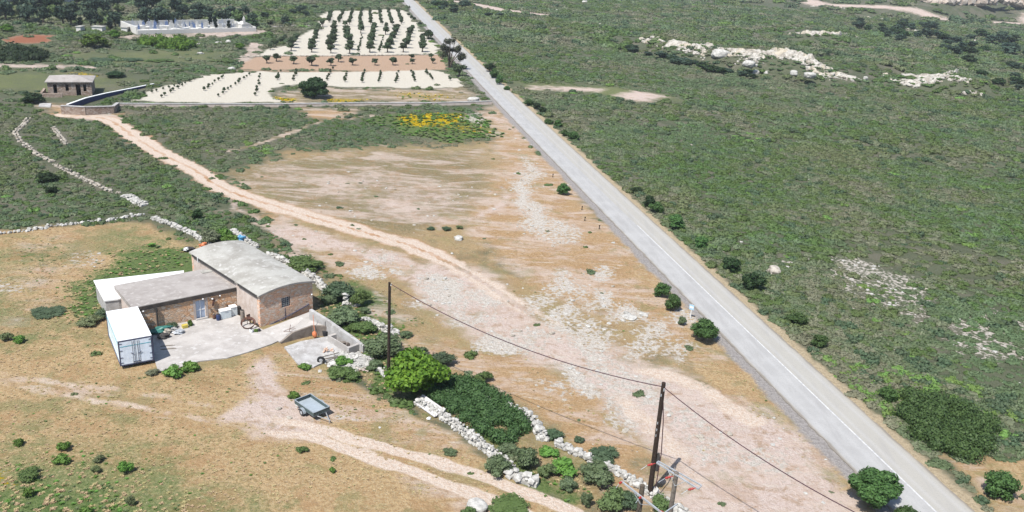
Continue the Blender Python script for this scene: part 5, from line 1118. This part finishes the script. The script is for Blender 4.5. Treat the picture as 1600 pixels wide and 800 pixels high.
# orange buoy and bucket on the retaining wall
b = P(492, 522, .45); e = empty('orange_buoy', (b.x, b.y, .1), 'orange buoy hanging on a rope against the retaining wall', 'buoy'); mb = MB(); mb.add(lump(ICO2[0], .05, 3)*np.array([.24, .2, .36])+np.array([0, -.1, .36]), ICO2[1]); mb.build('float', MT['orange'], e)
mb = MB(); mb.tube([(0, -.1, .7), (-.15, .3, 1.1), (-.35, .9, 1.9)], .025, 5); mb.build('rope', MT['orange'], e)
b = G(508, 526); e = empty('black_bucket', (b.x, b.y, .14), 'black bucket with an upright pipe at the foot of the terrace wall', 'bucket'); mb = MB(); mb.tube([(0, 0, 0), (0, 0, .42)], [.2, .26], 14); mb.build('bucket', MT['rubber'], e); mb = MB(); mb.tube([(.02, .2, .1), (.02, .2, 1.35)], .06, 8); mb.build('pipe', MT['dark'], e)
b = P(454, 515, .85); e = empty('folding_frame', (b.x, b.y, .72), 'rusty wire frame lying on the terrace under the barred window', 'wire frame')
mb = MB()
for a, c in (((-.6, -.2, 0), (.3, .3, .3)), ((-.3, .3, 0), (.5, -.2, .35)), ((-.6, -.2, 0), (.5, -.2, .05)), ((.0, .3, .05), (.9, .35, .1)), ((-.1, -.1, 0), (0, .1, .6))): mb.tube([a, c], .022, 5)
mb.build('bars', MT['rust'], e)

# things on the patio
def at(px, py, z=.1): p_ = P(px, py, z); return (p_.x, p_.y, z)
def chest(px, py, w, d, h, lab, rz=39):
    e = empty('chest_freezer', at(px, py), lab, 'freezer', None, math.radians(rz)); mb = MB(); mb.box((0, 0, h*.45+.03), (w, d, h*.9)); mb.box((0, 0, .015), (w*.92, d*.92, .03)); mb.build('body', MT['offwhite'], e)
    mb = MB(); mb.box((0, 0, h*.94+.035), (w+.03, d+.03, h*.09)); l = mb.build('lid', MT['white'], e); mb = MB(); mb.box((0, -d/2-.03, h*.93), (.25, .03, .05)); mb.build('handle', MT['steel'], l)
chest(352, 496, 1.0, .6, .85, 'larger white chest freezer against the wing wall'); chest(364.5, 491.5, .62, .6, .92, 'smaller white chest freezer beside the larger one')
def drum(px, py, r, h, mat, lab, name='plastic_drum'):
    e = empty(name, at(px, py), lab, 'drum'); mb = MB(); mb.tube([(0, 0, 0), (0, 0, h*.05), (0, 0, h*.33), (0, 0, h*.36), (0, 0, h*.66), (0, 0, h*.69), (0, 0, h*.95), (0, 0, h)], [r*.94, r, r, r*1.05, r*1.05, r, r, r*.9], 14); mb.build('body', MT[mat], e)
    mb = MB(); mb.tube([(0, 0, h+.002), (0, 0, h+.05)], r*.7, 12); mb.build('lid', MT['dark'], e)
drum(341.5, 500, .2, .6, 'navy', 'dark blue plastic drum left of the larger freezer'); drum(373, 490, .22, .75, 'dark', 'black drum in the corner right of the smaller freezer')
drum(379.5, 502, .2, 1.15, 'terr', 'tall grey tube standing by the plastered side wall', 'grey_cylinder'); drum(335, 498, .16, .4, 'rust', 'small brown drum just left of the blue drum'); drum(393, 519, .17, .3, 'white', 'white bucket in front of the hose coil', 'white_bucket'); drum(405, 517.5, .13, .22, 'rubber', 'small black pot at the house corner', 'black_pot')
b = at(388, 511); e = empty('hose_coil', b, 'big brown coil of hose leaning by the house corner', 'hose'); 
mb = MB()
for k in range(4):
    r = .58+.035*k; pts = [(r*math.cos(t), r*.72*math.sin(t)+.0, .35+.33*math.sin(t)+.04*k+.03*math.sin(3*t+k)) for t in np.linspace(0, 6.283, 25)]; mb.tube(pts, .036, 6, False)
mb.build('hose', MT['rust'], e)
e = empty('old_chair', at(391, 506), 'brown broken chair behind the hose coil', 'chair', rz=math.radians(60)); mb = MB(); mb.box((0, 0, .45), (.45, .42, .04)); mb.build('seat', MT['rust'], e)
mb = MB(); mb.box((0, .2, .72), (.42, .04, .42), rotm(-.15, 0, 0)); mb.build('backrest', MT['rust'], e)
for sx in (-1, 1):
    for sy in (-1, 1): mb = MB(); mb.bar((sx*.19, sy*.18, 0), (sx*.19, sy*.17, .43), .04); mb.build('leg', MT['rust'], e)
def crumple(name, px, py, sz, mat, lab, cat, seed=1, z=.1, amp=.22):
    V = lump(ICO3[0], amp, seed, 2.6); V = V*np.array(sz); V[:, 2] += sz[2]*.7; V[:, 2] = np.maximum(V[:, 2], 0); mb = MB(); mb.add(V, ICO3[1]); o = mb.build(name, MT[mat]); o.location = at(px, py, z); o.rotation_euler.z = math.radians(35); return tag(o, lab, cat)
crumple('tarpaulin', 251, 519, (1.1, .4, .3), 'teal', 'crumpled dark green tarpaulin beside the container', 'tarpaulin', 3)
crumple('scrap_pile', 256, 528, (.5, .3, .25), 'dark', 'black scrap lying on the patio next to the container', 'scrap', 5)
crumple('scrap_pile', 262, 521, (.3, .22, .3), 'limewarm', 'beige scrap between tarpaulin and grey sack', 'scrap', 8)
crumple('plastic_sack', 279, 521, (.45, .3, .22), 'steel', 'grey shiny sack lying on the patio by the wing wall', 'sack', 6)
crumple('plastic_sack', 271, 516, (.3, .25, .2), 'slab', 'small pale sack behind the grey one', 'sack', 9)
e = empty('yellow_crate', at(289, 512), 'yellow plastic crate below the wing wall left of the door', 'crate', rz=math.radians(39)); mb = MB()
for sx, sy, w, d in ((0, -.17, .5, .03), (0, .17, .5, .03), (-.235, 0, .03, .31), (.235, 0, .03, .31)): mb.box((sx, sy, .17), (w, d, .3))
mb.box((0, 0, .02), (.44, .31, .03)); mb.build('box', MT['yellow'], e); mb = MB(); mb.box((0, 0, .25), (.42, .29, .1)); mb.build('contents', MT['yellow'], e)
bb('potted_plant', WEED[0], (292, 499, 302, 512), 'small green plant right of the yellow crate', 'plant'); bb('shrub', SHRUBD[0], (256, 504, 279, 518), 'dark weeds growing at the wing wall above the tarpaulin', 'shrub')
for (px, py, w, mat, lab) in ((286-1, 567, .5, 'white', 'white scrap plank near the patio edge'), (262, 541, 1.2, 'terr', 'thin dark bar lying on the patio, upper one'), (263, 546, 1.3, 'terr', 'thin dark bar lying on the patio, lower one')):
    mb = MB(); mb.bar((-w/2, 0, .03), (w/2, .1, .03), .05, .04); mb.bar((-w/2+.1, .02, .06), (w/2-.2, .14, .055), .03, .02); o = mb.build('plank', MT[mat]); o.location = at(px, py, .101); o.rotation_euler.z = math.radians(15); tag(o, lab, 'plank')
# junk behind the house
crumple('blue_tarp', 375, 378, (.55, .4, .4), 'blue', 'light blue plastic sheet bunched behind the vaulted roof', 'plastic sheet', 4, 0, .3)
crumple('orange_sack', 318, 386, (.45, .3, .3), 'orange', 'orange sack in the junk behind the house', 'sack', 2, 0)
crumple('scrap_pile', 295, 392, (.6, .35, .3), 'dark', 'black and rusty junk left behind the house', 'scrap', 7, 0); crumple('plastic_sack', 291, 391, (.25, .2, .2), 'white', 'small white sack on the black junk behind the house', 'sack', 11, .25); crumple('plastic_sack', 323, 392, (.35, .25, .25), 'slab', 'white sack beside the orange one', 'sack', 12, 0)

# ------------------------------------------------------------ container
CZ = 2.72; c0 = P(184.2, 532.5, CZ); cf = Fr(c0, 33, 'cargo_container', 'white box container with two closed rear doors standing beside the patio', 'container')
CW, CLN, CB = 2.62, 6.35, .32
mb = MB(); mb.box((CW/2, CLN/2+.03, (CZ-.06+CB)/2), (CW-.02, CLN-.1, CZ-.06-CB)); cb = cf.part('body', 'contblue', mb)
mb = MB(); mb.box((CW/2, CLN/2, CZ-.028), (CW+.03, CLN+.03, .06)); mb.box((CW/2, CLN/2, CZ+.006), (CW-.2, CLN-.2, .012)); cf.part('roof', 'contwhite', mb)
mb = MB()
for x in (0, CW):
    for y in (0, CLN): mb.box((x, y, (CZ-.06+CB)/2), (.09, .09, CZ-.06-CB-.01))
mb.box((CW/2, -.02, CZ-.11), (CW-.1, .05, .1)); mb.box((CW/2, -.02, CB+.05), (CW-.1, .05, .1)); mb.box((0, CLN/2, CB+.06), (.07, CLN-.12, .13)); mb.box((CW, CLN/2, CB+.06), (.07, CLN-.12, .13)); cf.part('corner_frame', 'frame', mb)
for s in (0, 1):
    x0 = .07+s*(CW/2-.06); w = CW/2-.10; mb = MB(); mb.box((x0+w/2, -.015, (CZ-.16+CB+.1)/2), (w, .045, CZ-.26-CB-.02)); d = cf.part('door', 'contdoor', mb)
    mb = MB(); mb.box((x0+w/2, -.042, CZ-.62), (w-.03, .008, .07)); cf.part('stripe', 'cyan', mb, None, d)
    mb = MB(); xr = x0+w-.12 if s == 0 else x0+.12
    mb.tube([(xr, -.06, CB+.12), (xr, -.06, CZ-.2)], .02, 6); mb.tube([(xr+(-.14 if s == 0 else .14), -.06, CB+.12), (xr+(-.14 if s == 0 else .14), -.06, CZ-.2)], .014, 6); cf.part('lock_rod', 'steel', mb, None, d)
    mb = MB(); mb.box((xr+(-.16 if s == 0 else .16), -.08, 1.35), (.3, .03, .04), rotm(0, .7 if s == 0 else -.7, 0)); mb.box((xr, -.075, CB+.25), (.26, .03, .06)); cf.part('handle', 'frame', mb, None, d)
    for z in (.62, 1.1, 1.75, 2.4):
        mb = MB(); mb.box((x0+(.06 if s == 0 else w-.06), -.05, z), (.22, .03, .05)); cf.part('hinge', 'frame', mb, None, d)
mb = MB(); mb.box((-.003, CLN/2, CZ-.48), (.008, CLN-.2, .035)); mb.box((-.003, CLN/2, CZ-.56), (.008, CLN-.2, .012)); cf.part('side_stripe', 'cyan', mb, 'thin blue lines along the side', cb)
mb = MB(); mb.bar((-.004, .5, CB+.5), (-.004, CLN-.5, CB+.5), .01, .01)
for k in range(9): mb.box((-.004, .5+k*(CLN-1)/8, (CB+CZ)/2-.2), (.008, .03, CZ-CB-.7))
cf.part('rivet_strips', 'contwhite', mb, None, cb)
mb = MB()
for y in (.5, CLN/2, CLN-.6): mb.box((CW/2, y, CB/2-.02), (CW-.5, .24, CB+.03))
mb.box((.55, CLN/2, CB-.05), (.12, CLN-.3, .1)); mb.box((CW-.55, CLN/2, CB-.05), (.12, CLN-.3, .1)); cf.part('support_beam', 'dark', mb)

# ------------------------------------------------------------ trailer
tq = [P(460.5, 626, .72), P(480, 614, .72), P(509, 632.5, .72), P(490, 646.5, .72)]
tf = Fr(tq[3], math.degrees(math.atan2(tq[0].y-tq[3].y, tq[0].x-tq[3].x)), 'utility_trailer', 'small empty flatbed trailer with low green grey sides parked by the track', 'trailer')
TL = (tq[0]-tq[3]).length; TW = -abs(tf.L(tq[2]).y) if tf.L(tq[2]).y < 0 else tf.L(tq[2]).y
TWs = 1 if TW > 0 else -1; TWa = abs(TW)
mb = MB(); mb.box((TL/2, TW/2, .46), (TL, TWa, .05)); tf.part('bed', 'bed', mb)
for (cx_, cy_, w, d) in ((TL/2, 0, TL+.04, .04), (TL/2, TW, TL+.04, .04), (0, TW/2, .04, TWa-.05), (TL, TW/2, .04, TWa-.05)):
    mb = MB(); mb.box((cx_, cy_, .63), (w, d, .3)); sp = tf.part('side_panel', 'trail', mb); mb = MB(); mb.box((cx_, cy_, .795), (w+.03, d+.03, .03)); tf.part('rim', 'trailrim', mb, None, sp)
wys = (-.16*TWs, TW+.16*TWs)
for wy in wys:
    mb = MB(); wheel(mb, (TL*.52, wy, .29), .29, .17, (0, 1, 0)); w_ = tf.part('wheel', 'rubber', mb); mb = MB(); wheel(mb, (TL*.52, wy, .29), .15, .19, (0, 1, 0), 12); tf.part('rim', 'steel', mb, None, w_)
    mb = MB(); pts = [(TL*.52+.4*math.cos(t), wy, .29+.36*math.sin(t)) for t in np.linspace(.15, math.pi-.15, 9)]
    for a, b in zip(pts[:-1], pts[1:]): mb.bar(a, b, .24, .02)
    tf.part('mudguard', 'trailrim', mb)
mb = MB(); mb.tube([(TL*.52, wys[0], .29), (TL*.52, wys[1], .29)], .03, 6); mb.box((TL/2, TW*.25, .4), (TL, .06, .07)); mb.box((TL/2, TW*.75, .4), (TL, .06, .07)); tf.part('chassis', 'trail', mb)
mb = MB(); mb.bar((.05, TW*.22, .38), (-.95, TW*.5, .34), .05); mb.bar((.05, TW*.78, .38), (-.95, TW*.5, .34), .05); mb.bar((-.9, TW*.5, .34), (-1.15, TW*.5, .36), .06); mb.tube([(-1.0, TW*.5, 0), (-1.0, TW*.5, .42)], .025, 6); tf.part('drawbar', 'steel', mb)

# corrugated sheets by the wall
sq = [P(655, 621, .35), P(688, 645, .3)]; sf = Fr(sq[0], math.degrees(math.atan2(sq[1].y-sq[0].y, sq[1].x-sq[0].x)), 'roofing_sheets', 'stack of white corrugated sheets leaning against the near stone wall', 'roofing sheets')
SL = (sq[1]-sq[0]).length
for k in range(2):
    mb = MB(); n = 33; V = []
    for x in (k*.15, SL+k*.1):
        for i in range(n): u = i/(n-1); V.append((x, .35-u*.95, .5-u*.36+.045*math.sin(u*math.pi*9)+.06*k)); 
        for i in range(n): u = i/(n-1); V.append((x, .35-u*.95, .48-u*.36+.045*math.sin(u*math.pi*9)+.06*k))
    Fc = []
    for i in range(n-1): Fc += [(i, i+1, 2*n+i+1, 2*n+i), (n+i+1, n+i, 3*n+i, 3*n+i+1), (i, n+i, n+i+1, i+1), (2*n+i, 2*n+i+1, 3*n+i+1, 3*n+i)]
    mb.add(V, Fc); sf.part('sheet', 'metalsheet', mb)
crumple('white_scrap', 670, 655, (.18, .14, .1), 'white', 'small white scrap in the grass under the sheets', 'scrap', 3, 0)

# ------------------------------------------------------------ poles and cables
p1 = G(607, 588); H1 = htop(p1, 441); e = empty('utility_pole', p1, 'slender dark wooden utility pole rising from behind the yellow green tree', 'utility pole')
mb = MB(); mb.tube([(0, 0, -.2), (0, 0, H1)], [.15, .1], 10); mb.build('post', MT['wood'], e); mb = MB(); mb.tube([(0, 0, H1-.25), (.16, -.05, H1-.25), (.16, -.05, H1-.1)], .035, 6); mb.build('insulator', MT['steel'], e); mb = MB(); mb.tube([(.13, 0, .5), (.11, 0, H1-.6)], .02, 5); mb.box((.1, -.02, H1-.55), (.1, .1, .25)); mb.build('conduit', MT['dark'], e)
p2 = G(1015, 773); t2 = P(1035.5, 598, 8.9); e2 = empty('utility_pole', p2, 'thick dark wooden utility pole at the bottom centre carrying both cables', 'utility pole')
d2 = Vector((t2.x-p2.x, t2.y-p2.y, 8.9)); 
for _ in range(0): pass
H2 = htop(p2, 598); q2 = P(1035.5, 598, H2); d2 = Vector((q2.x-p2.x, q2.y-p2.y, H2)); d2.x *= .6; d2.y *= .6
mb = MB(); mb.tube([(0, 0, -.2), d2], [.2, .14], 12); mb.build('post', MT['wood'], e2)
mb = MB(); mb.tube([d2*.98+Vector((-.18, 0, 0)), d2*.98+Vector((.18, 0, 0))], .04, 6); mb.tube([d2*.95+Vector((.05, -.16, -.1)), d2*.95+Vector((.05, -.16, .1))], .05, 6); mb.build('insulator', MT['steel'], e2)
mb = MB()
for k in (.55, .6, .66, .9): mb.box(tuple(d2*k+Vector((-.1, -.12, 0))), (.07, .05, .18))
mb.build('bracket', MT['steel'], e2)
bb_ = d2*.33; mb = MB(); mb.tube([bb_+Vector((.28, -.02, -.9)), bb_+Vector((.28, -.02, 0)), bb_+Vector((.25, -.02, .5))], [.14, .15, .08], 8); mb.build('cable_end_box', MT['dark'], e2)  # dark tapered tube standing off the lower part of the pole
top1 = p1+Vector((.16, -.05, H1-.15)); top2 = p2+d2*.965
def cable(pts, r, lab):
    o0 = pts[0]; mb = MB(); mb.tube([tuple(Vector(p_)-Vector(o0)) for p_ in pts], r, 6); o = mb.build('power_cable', MT['cable']); o.location = o0; return tag(o, lab, 'cable')
def sag(a, b, s, n=28): return [a.lerp(b, t)-Vector((0, 0, 4*s*t*(1-t))) for t in np.linspace(0, 1, n)]
cable(sag(top1, top2, 1.15), .033, 'dark sagging cable strung between the two utility poles')
far_end = P(1440, 850, 6.6); cable(sag(top2, far_end, .8), .033, 'dark cable running from the thick pole to the lower right behind the roadside tree')
pe = P(1425, 870, 0)
cable([top2+Vector((.05, 0, -.5)), top2+Vector((.3, -.15, -2.6)), top2+Vector((.42, -.4, -5)), top2+Vector((.3, -.7, -7.6))], .035, 'dark cable hanging down along the right of the thick pole to the steel frame')

# steel crossarm frame on two posts
fz = 7.2
qa = P(1004, 758, fz); qb = P(1057, 738, fz); e = empty('electric_pylon', (qa.x, qa.y, 0), 'pair of wooden posts with steel crossarms and red insulators at the bottom edge', 'pylon')
def lo(px, py, z): p_ = P(px, py, z); return Vector((p_.x-qa.x, p_.y-qa.y, z))
mb = MB(); mb.tube([(0, 0, -.2), (0, 0, fz)], [.17, .15], 10); mb.build('post', MT['bark'], e)['label'] = 'brown post'
pb = lo(1057, 738, fz); mb = MB(); mb.tube([(pb.x, pb.y, -.2), (pb.x, pb.y, fz)], [.17, .14], 10); mb.build('post', MT['greywood'], e)['label'] = 'grey post'
za = fz-.45; a0, a1 = lo(971, 752, za), lo(1036, 803, za); mb = MB(); mb.bar(a0, a1, .08, .1); mb.build('crossarm', MT['steel'], e)
b0, b1 = lo(1026, 723, fz-.1), lo(1091, 764, fz-.1); off = Vector((.12, .16, .0))
mb = MB(); mb.bar(b0, b1, .07, .09); mb.bar(b0+off, b1+off*2.2, .06, .08); mb.bar(b0, b0+off, .05); mb.bar(b1, b1+off*2.2, .05); mb.build('crossarm', MT['steel'], e)
mb = MB(); mb.bar(a1, lo(1059, 787, za), .06); mb.build('tie_bar', MT['steel'], e)
for (px, py, z) in ((990, 768, za), (1017, 789, za), (1044, 735, fz-.1), (1070, 752, fz-.1)):
    c = lo(px, py, z); tgt = Vector((0, -.17, z-.75)) if px < 1030 else Vector((pb.x, pb.y-.17, z-.75)); mb = MB(); mb.bar(c, tgt, .04); mb.build('brace', MT['steel'], e)
def insul(px, py, z, dx, dz=-.12):
    c = lo(px, py, z); mb = MB(); d = Vector((dx, -.1, dz)); mb.tube([c, c+d*.3, c+d*.4, c+d*.6, c+d*.7, c+d*.9, c+d], [.025, .03, .085, .05, .09, .05, .025], 8); i_ = mb.build('insulator', MT['red'], e)
    mb = MB(); mb.tube([c+d, c+d*1.7+Vector((0, 0, -.18))], .016, 5); mb.build('lead', MT['steel'], i_)
for (px, py) in ((973, 752), (1004, 775), (1030, 797)): insul(px, py, za+.05, .28 if px > 1020 else -.22)
for (px, py) in ((1024, 724), (1052, 744), (1088, 762)): insul(px, py, fz-.1, -.5)

# road sign, marker stakes
b = G(1078.5, 497); e = empty('road_sign', b, 'small pale blue road sign on a white post at the left road edge', 'road sign', rz=math.radians(-35)); hs_ = htop(b, 476)
mb = MB(); mb.tube([(0, 0, -.1), (0, 0, hs_)], .035, 8); mb.build('post', MT['white'], e); mb = MB(); mb.box((0, -.045, hs_-.28), (.52, .02, .56)); sg_ = mb.build('sign_plate', plain('pale blue sign', (.30, .46, .58, 1), .4), e); mb = MB(); mb.box((0, -.058, hs_-.28), (.4, .006, .2)); mb.build('white_panel', MT['white'], sg_)
for i, (x, y0, y1) in enumerate([(909, 320, 328), (913.5, 339, 345), (863.5, 272, 277), (1036-100, 352, 358)]):
    b = G(x, y1); mb = MB(); mb.tube([(0, 0, -.05), (.03, 0, .45)], [.07, .05], 7); mb.box((.03, 0, .5), (.16, .1, .14), rotm(.1, .1, .4)); o = mb.build('marker_stake', MT['wood']); o.location = b
    tag(o, f'short dark wooden stake on the left verge, {NTH[i]} along from the upper middle' if i else 'short dark wooden stake below the lone round tree on the left verge', 'stake', 'stakes on the left verge')

# ------------------------------------------------------------ boundary walls and ruin
def mortar_wall(pts, hs, wid, mat, lab, cap=True, name='boundary_wall', capmat='white'):
    W_ = [G(*p) for p in pts]; o = W_[0].copy(); e = empty(name, o, lab, 'wall'); mb = MB(); cb_ = MB()
    for i, (a, b) in enumerate(zip(W_[:-1], W_[1:])):
        d = (b-a).normalized(); nn = Vector((-d.y, d.x, 0))*wid/2; a = a-o; b = b-o; h0, h1 = hs[i], hs[i+1]
        mb.add([tuple(a-nn)[:2]+(-.2,), tuple(b-nn)[:2]+(-.2,), tuple(b-nn)[:2]+(h1,), tuple(a-nn)[:2]+(h0,), tuple(a+nn)[:2]+(-.2,), tuple(b+nn)[:2]+(-.2,), tuple(b+nn)[:2]+(h1,), tuple(a+nn)[:2]+(h0,)], [(0, 1, 2, 3), (7, 6, 5, 4), (3, 2, 6, 7), (0, 3, 7, 4), (1, 5, 6, 2)])
        n2 = nn*1.25; t = .1
        cb_.add([tuple(a-n2)[:2]+(h0+.002,), tuple(b-n2)[:2]+(h1+.002,), tuple(b-n2)[:2]+(h1+t,), tuple(a-n2)[:2]+(h0+t,), tuple(a+n2)[:2]+(h0+.002,), tuple(b+n2)[:2]+(h1+.002,), tuple(b+n2)[:2]+(h1+t,), tuple(a+n2)[:2]+(h0+t,)], [(0, 1, 2, 3), (7, 6, 5, 4), (3, 2, 6, 7), (0, 3, 7, 4), (1, 5, 6, 2), (4, 5, 1, 0)])
    mb.build('wall', MT[mat], e)
    if cap: cb_.build('coping', MT[capmat], e)
mortar_wall([(97, 178), (135, 180), (178, 177), (185, 168)], [1.5, 1.5, 1.3, .9], .5, 'rubbler', 'pinkish stone retaining wall at the start of the dirt track', True, 'stone_wall', 'slab')
mortar_wall([(185, 167), (300, 167), (440, 167), (560, 165), (680, 165), (768, 163)], [.65, .6, .6, .55, .6, .7], .4, 'plaster', 'long low pale wall separating the field from the orchard plots', True, 'boundary_wall', 'slab')
mortar_wall([(106, 172), (135, 161), (165, 152), (205, 142), (240, 133)], [1.0, .95, .75, .5, .25], .35, 'navywall', 'curved blue rendered wall with a white top running up past the ruin', True, 'boundary_wall', 'white')
rq = [G(75.8, 149.5), G(144.5, 149.2)]; rf_ = Fr(rq[0], math.degrees(math.atan2(rq[1].y-rq[0].y, rq[1].x-rq[0].x)), 'ruined_house', 'small roofed stone ruin with empty door and window openings beside the blue wall', 'house')
RW = (rq[1]-rq[0]).length; RD = 6.2; RH = htop(rq[0], 128.5)
ops = []; m_ = RW/(144.5-75.8)
for x0, x1, z0 in ((84.5, 90.2, 0), (103.5, 108.5, .9), (119.7, 127, 0), (131.3, 136.2, .8)): ops.append(((x0-75.8)*m_, (x1-75.8)*m_, z0))
mb = MB(); cur = 0; dz = RH-.45
for a, b, z0 in ops:
    mb.box(((cur+a)/2, .2, RH/2), (a-cur, .4, RH)); mb.box(((a+b)/2, .2, (dz+RH)/2), (b-a, .4, RH-dz))
    if z0: mb.box(((a+b)/2, .2, z0/2), (b-a, .4, z0))
    cur = b
mb.box(((cur+RW)/2, .2, RH/2), (RW-cur, .4, RH)); rf_.part('wall', 'rubbler', mb, 'pale stone front wall with four openings')
mb = MB(); mb.box((RW-.2, RD/2+.2, RH/2), (.4, RD-.4, RH)); rf_.part('wall', 'rubbler', mb); mb = MB(); mb.box((.2, RD/2+.2, RH/2), (.4, RD-.4, RH)); rf_.part('wall', 'rubbler', mb); mb = MB(); mb.box((RW/2, RD+.2, RH/2), (RW, .4, RH)); rf_.part('wall', 'rubbler', mb)
mb = MB(); e_ = .35; z0, z1 = RH+.002, RH+.95; i2 = RD*.45
V = [(-e_, -e_, z0), (RW+e_, -e_, z0), (RW+e_, RD+.4+e_, z0), (-e_, RD+.4+e_, z0), (-e_, -e_, z0+.14), (RW+e_, -e_, z0+.14), (RW+e_, RD+.4+e_, z0+.14), (-e_, RD+.4+e_, z0+.14), (i2, RD/2, z1), (RW-i2, RD/2, z1)]
mb.add(V, [(3, 2, 1, 0), (0, 1, 5, 4), (1, 2, 6, 5), (2, 3, 7, 6), (3, 0, 4, 7), (4, 5, 9, 8), (5, 6, 9), (6, 7, 8, 9), (7, 4, 8)]); rf_.part('roof', 'roofd', mb, 'hipped grey roof')
mb = MB(); mb.box((RW*.12, -1.5, .35), (3.4, .4, .8)); mb.box((-1.0, 1.0, .45), (.4, 4.8, .9)); rf_.part('low_wall', 'rubbler', mb, 'low stone forecourt wall')
mb = MB(); mb.box((RW/2, RD*.6, .02), (RW-.9, RD*.9, .04)); rf_.part('floor', 'hole', mb)
for i, (x, y) in enumerate([(60, 166), (68, 166)]):
    pass
slab_px('concrete_strip', [(60, 166), (62, 161), (80, 161), (79, 167)], .15, 'slab')

# ------------------------------------------------------------ cemetery
ca, cb2 = G(215, 54), G(400, 49); ang = math.degrees(math.atan2(cb2.y-ca.y, cb2.x-ca.x)); gf_ = Fr(ca, ang, 'cemetery_wall', 'low whitewashed wall round the distant cemetery', 'wall'); CLg = (cb2-ca).length; CD = 17
for (c, s_, lb) in (((CLg/2, 0, .6), (CLg, .4, 1.3), 'front'), ((CLg/2, CD, .9), (CLg, .4, 2.0), 'rear'), ((0, CD/2, 1.1), (.4, CD-.4, 2.2), 'left'), ((CLg, CD/2, .7), (.4, CD-.4, 1.4), 'right')):
    mb = MB(); mb.box(c, s_); gf_.part('wall', 'cemwhite', mb)
g = random.Random(12)
for i in range(58):
    col, row = i % 29, i//29; x = 2+col*(CLg-5)/29+g.uniform(-.5, .5); y = 3.5+row*7+g.uniform(-.8, .8)
    c, s = math.cos(gf_.a), math.sin(gf_.a); wx, wy = ca.x+x*c-y*s, ca.y+x*s+y*c
    e = empty('tomb', (wx, wy, 0), f'white tomb in the {["front", "rear"][row]} row of the cemetery, {ordw(col+1)} from the left', 'tomb', 'tombs in the cemetery', gf_.a+g.uniform(-.05, .05))
    w, d, h = g.uniform(1.1, 1.9), g.uniform(2, 2.6), g.uniform(.6, 1.3); mb = MB(); mb.box((0, 0, h/2), (w, d, h), None, .92); mb.build('base', MT[g.choice(['cemwhite', 'cemwhite', 'cemwhite', 'cemwhite', 'gravestone'])], e)
    mb = MB(); hh = g.uniform(.7, 1.5); mb.box((0, d/2-.15, h+hh/2), (w*.6, .14, hh), None, .8); mb.box((0, d/2-.15, h+hh+.28), (.1, .1, .55)); mb.box((0, d/2-.15, h+hh+.34), (.4, .095, .1)); mb.build('headstone', MT[g.choice(['cemwhite', 'cemwhite', 'gravestone', 'cemblue'])], e)
b = G(382, 47); e = empty('cemetery_chapel', b, 'small white chapel with a pointed belfry at the right end of the cemetery', 'chapel', rz=gf_.a); e.scale = (.62, .62, .62)
mb = MB(); mb.box((0, 0, 1.6), (5, 6, 3.2)); mb.build('wall', MT['cemwhite'], e); mb = MB(); mb.add([(-2.7, -3.1, 3.2), (2.7, -3.1, 3.2), (2.7, 3.1, 3.2), (-2.7, 3.1, 3.2), (0, -3.1, 4.4), (0, 3.1, 4.4)], [(0, 1, 4), (2, 3, 5), (0, 4, 5, 3), (1, 2, 5, 4), (3, 2, 1, 0)]); mb.build('roof', MT['cemwhite'], e)
mb = MB(); mb.box((-1.2, -2.7, 5.0), (1.1, .7, 2.6)); mb.box((-1.2, -2.7, 6.9), (1.0, .6, 1.3), None, .05); mb.build('belfry', MT['cemwhite'], e); mb = MB(); mb.box((.3, -3.02, .95), (1, .06, 1.9)); mb.build('door', MT['cemblue'], e)
for i, (x, y, w) in enumerate([(126, 49, 7), (155, 49, 16), (197, 50, 9)]):
    b = G(x, y); s = w/2*mpp(b); e = empty('far_hut', b, f'low pale hut at the foot of the upper left trees, {NTH[i]} from the left', 'hut', 'low pale huts'); mb = MB(); mb.box((0, 0, .7), (2*s, 2.5, 1.4)); mb.build('wall', MT['cemwhite'], e); mb = MB(); mb.box((0, 0, 1.48), (2*s+.4, 2.9, .15)); mb.build('roof', MT['roofc'], e)
for i, (x, y, w) in enumerate([(18, 4, 7), (4, 10, 6), (70, 4, 9), (52, 8, 5), (111, 4, 6)]):
    b = G(x, y); s = w/2*mpp(b); e = empty('far_house', b, f'white house half hidden in the far upper left trees, {["second", "first", "fourth", "third", "fifth"][i]} from the left', 'house', 'far white houses'); mb = MB(); mb.box((0, 0, 2.2), (2*s, 7, 4.4)); mb.build('wall', MT['cemwhite'], e); mb = MB(); mb.box((0, 0, 4.5), (2*s+.5, 7.5, .2)); mb.build('roof', MT['slab'], e)
    mb = MB(); mb.box((s*.3, -3.52, 2), (1.2, .06, 1.4)); mb.build('window', MT['glass'], e)

# ------------------------------------------------------------ haze: thin air over the whole place
def haze():
    me = bpy.data.meshes.new('haze'); mb = MB(); mb.box((0, 1200, 22), (9000, 9000, 52)); V = np.concatenate(mb.v); me.from_pydata(V.tolist(), [], mb.f)
    m = bpy.data.materials.new('air'); m.use_nodes = True; t = m.node_tree; t.nodes.remove(t.nodes['Principled BSDF']); pv = t.nodes.new('ShaderNodeVolumePrincipled')
    pv.inputs['Color'].default_value = (.86, .92, 1, 1); pv.inputs['Density'].default_value = .00015; pv.inputs['Anisotropy'].default_value = .2
    t.links.new(pv.outputs[0], t.nodes['Material Output'].inputs['Volume']); me.materials.append(m)
    o = bpy.data.objects.new('haze', me); COL.objects.link(o); tag(o, 'thin summer haze over the whole landscape', 'haze', kind='stuff')
haze()
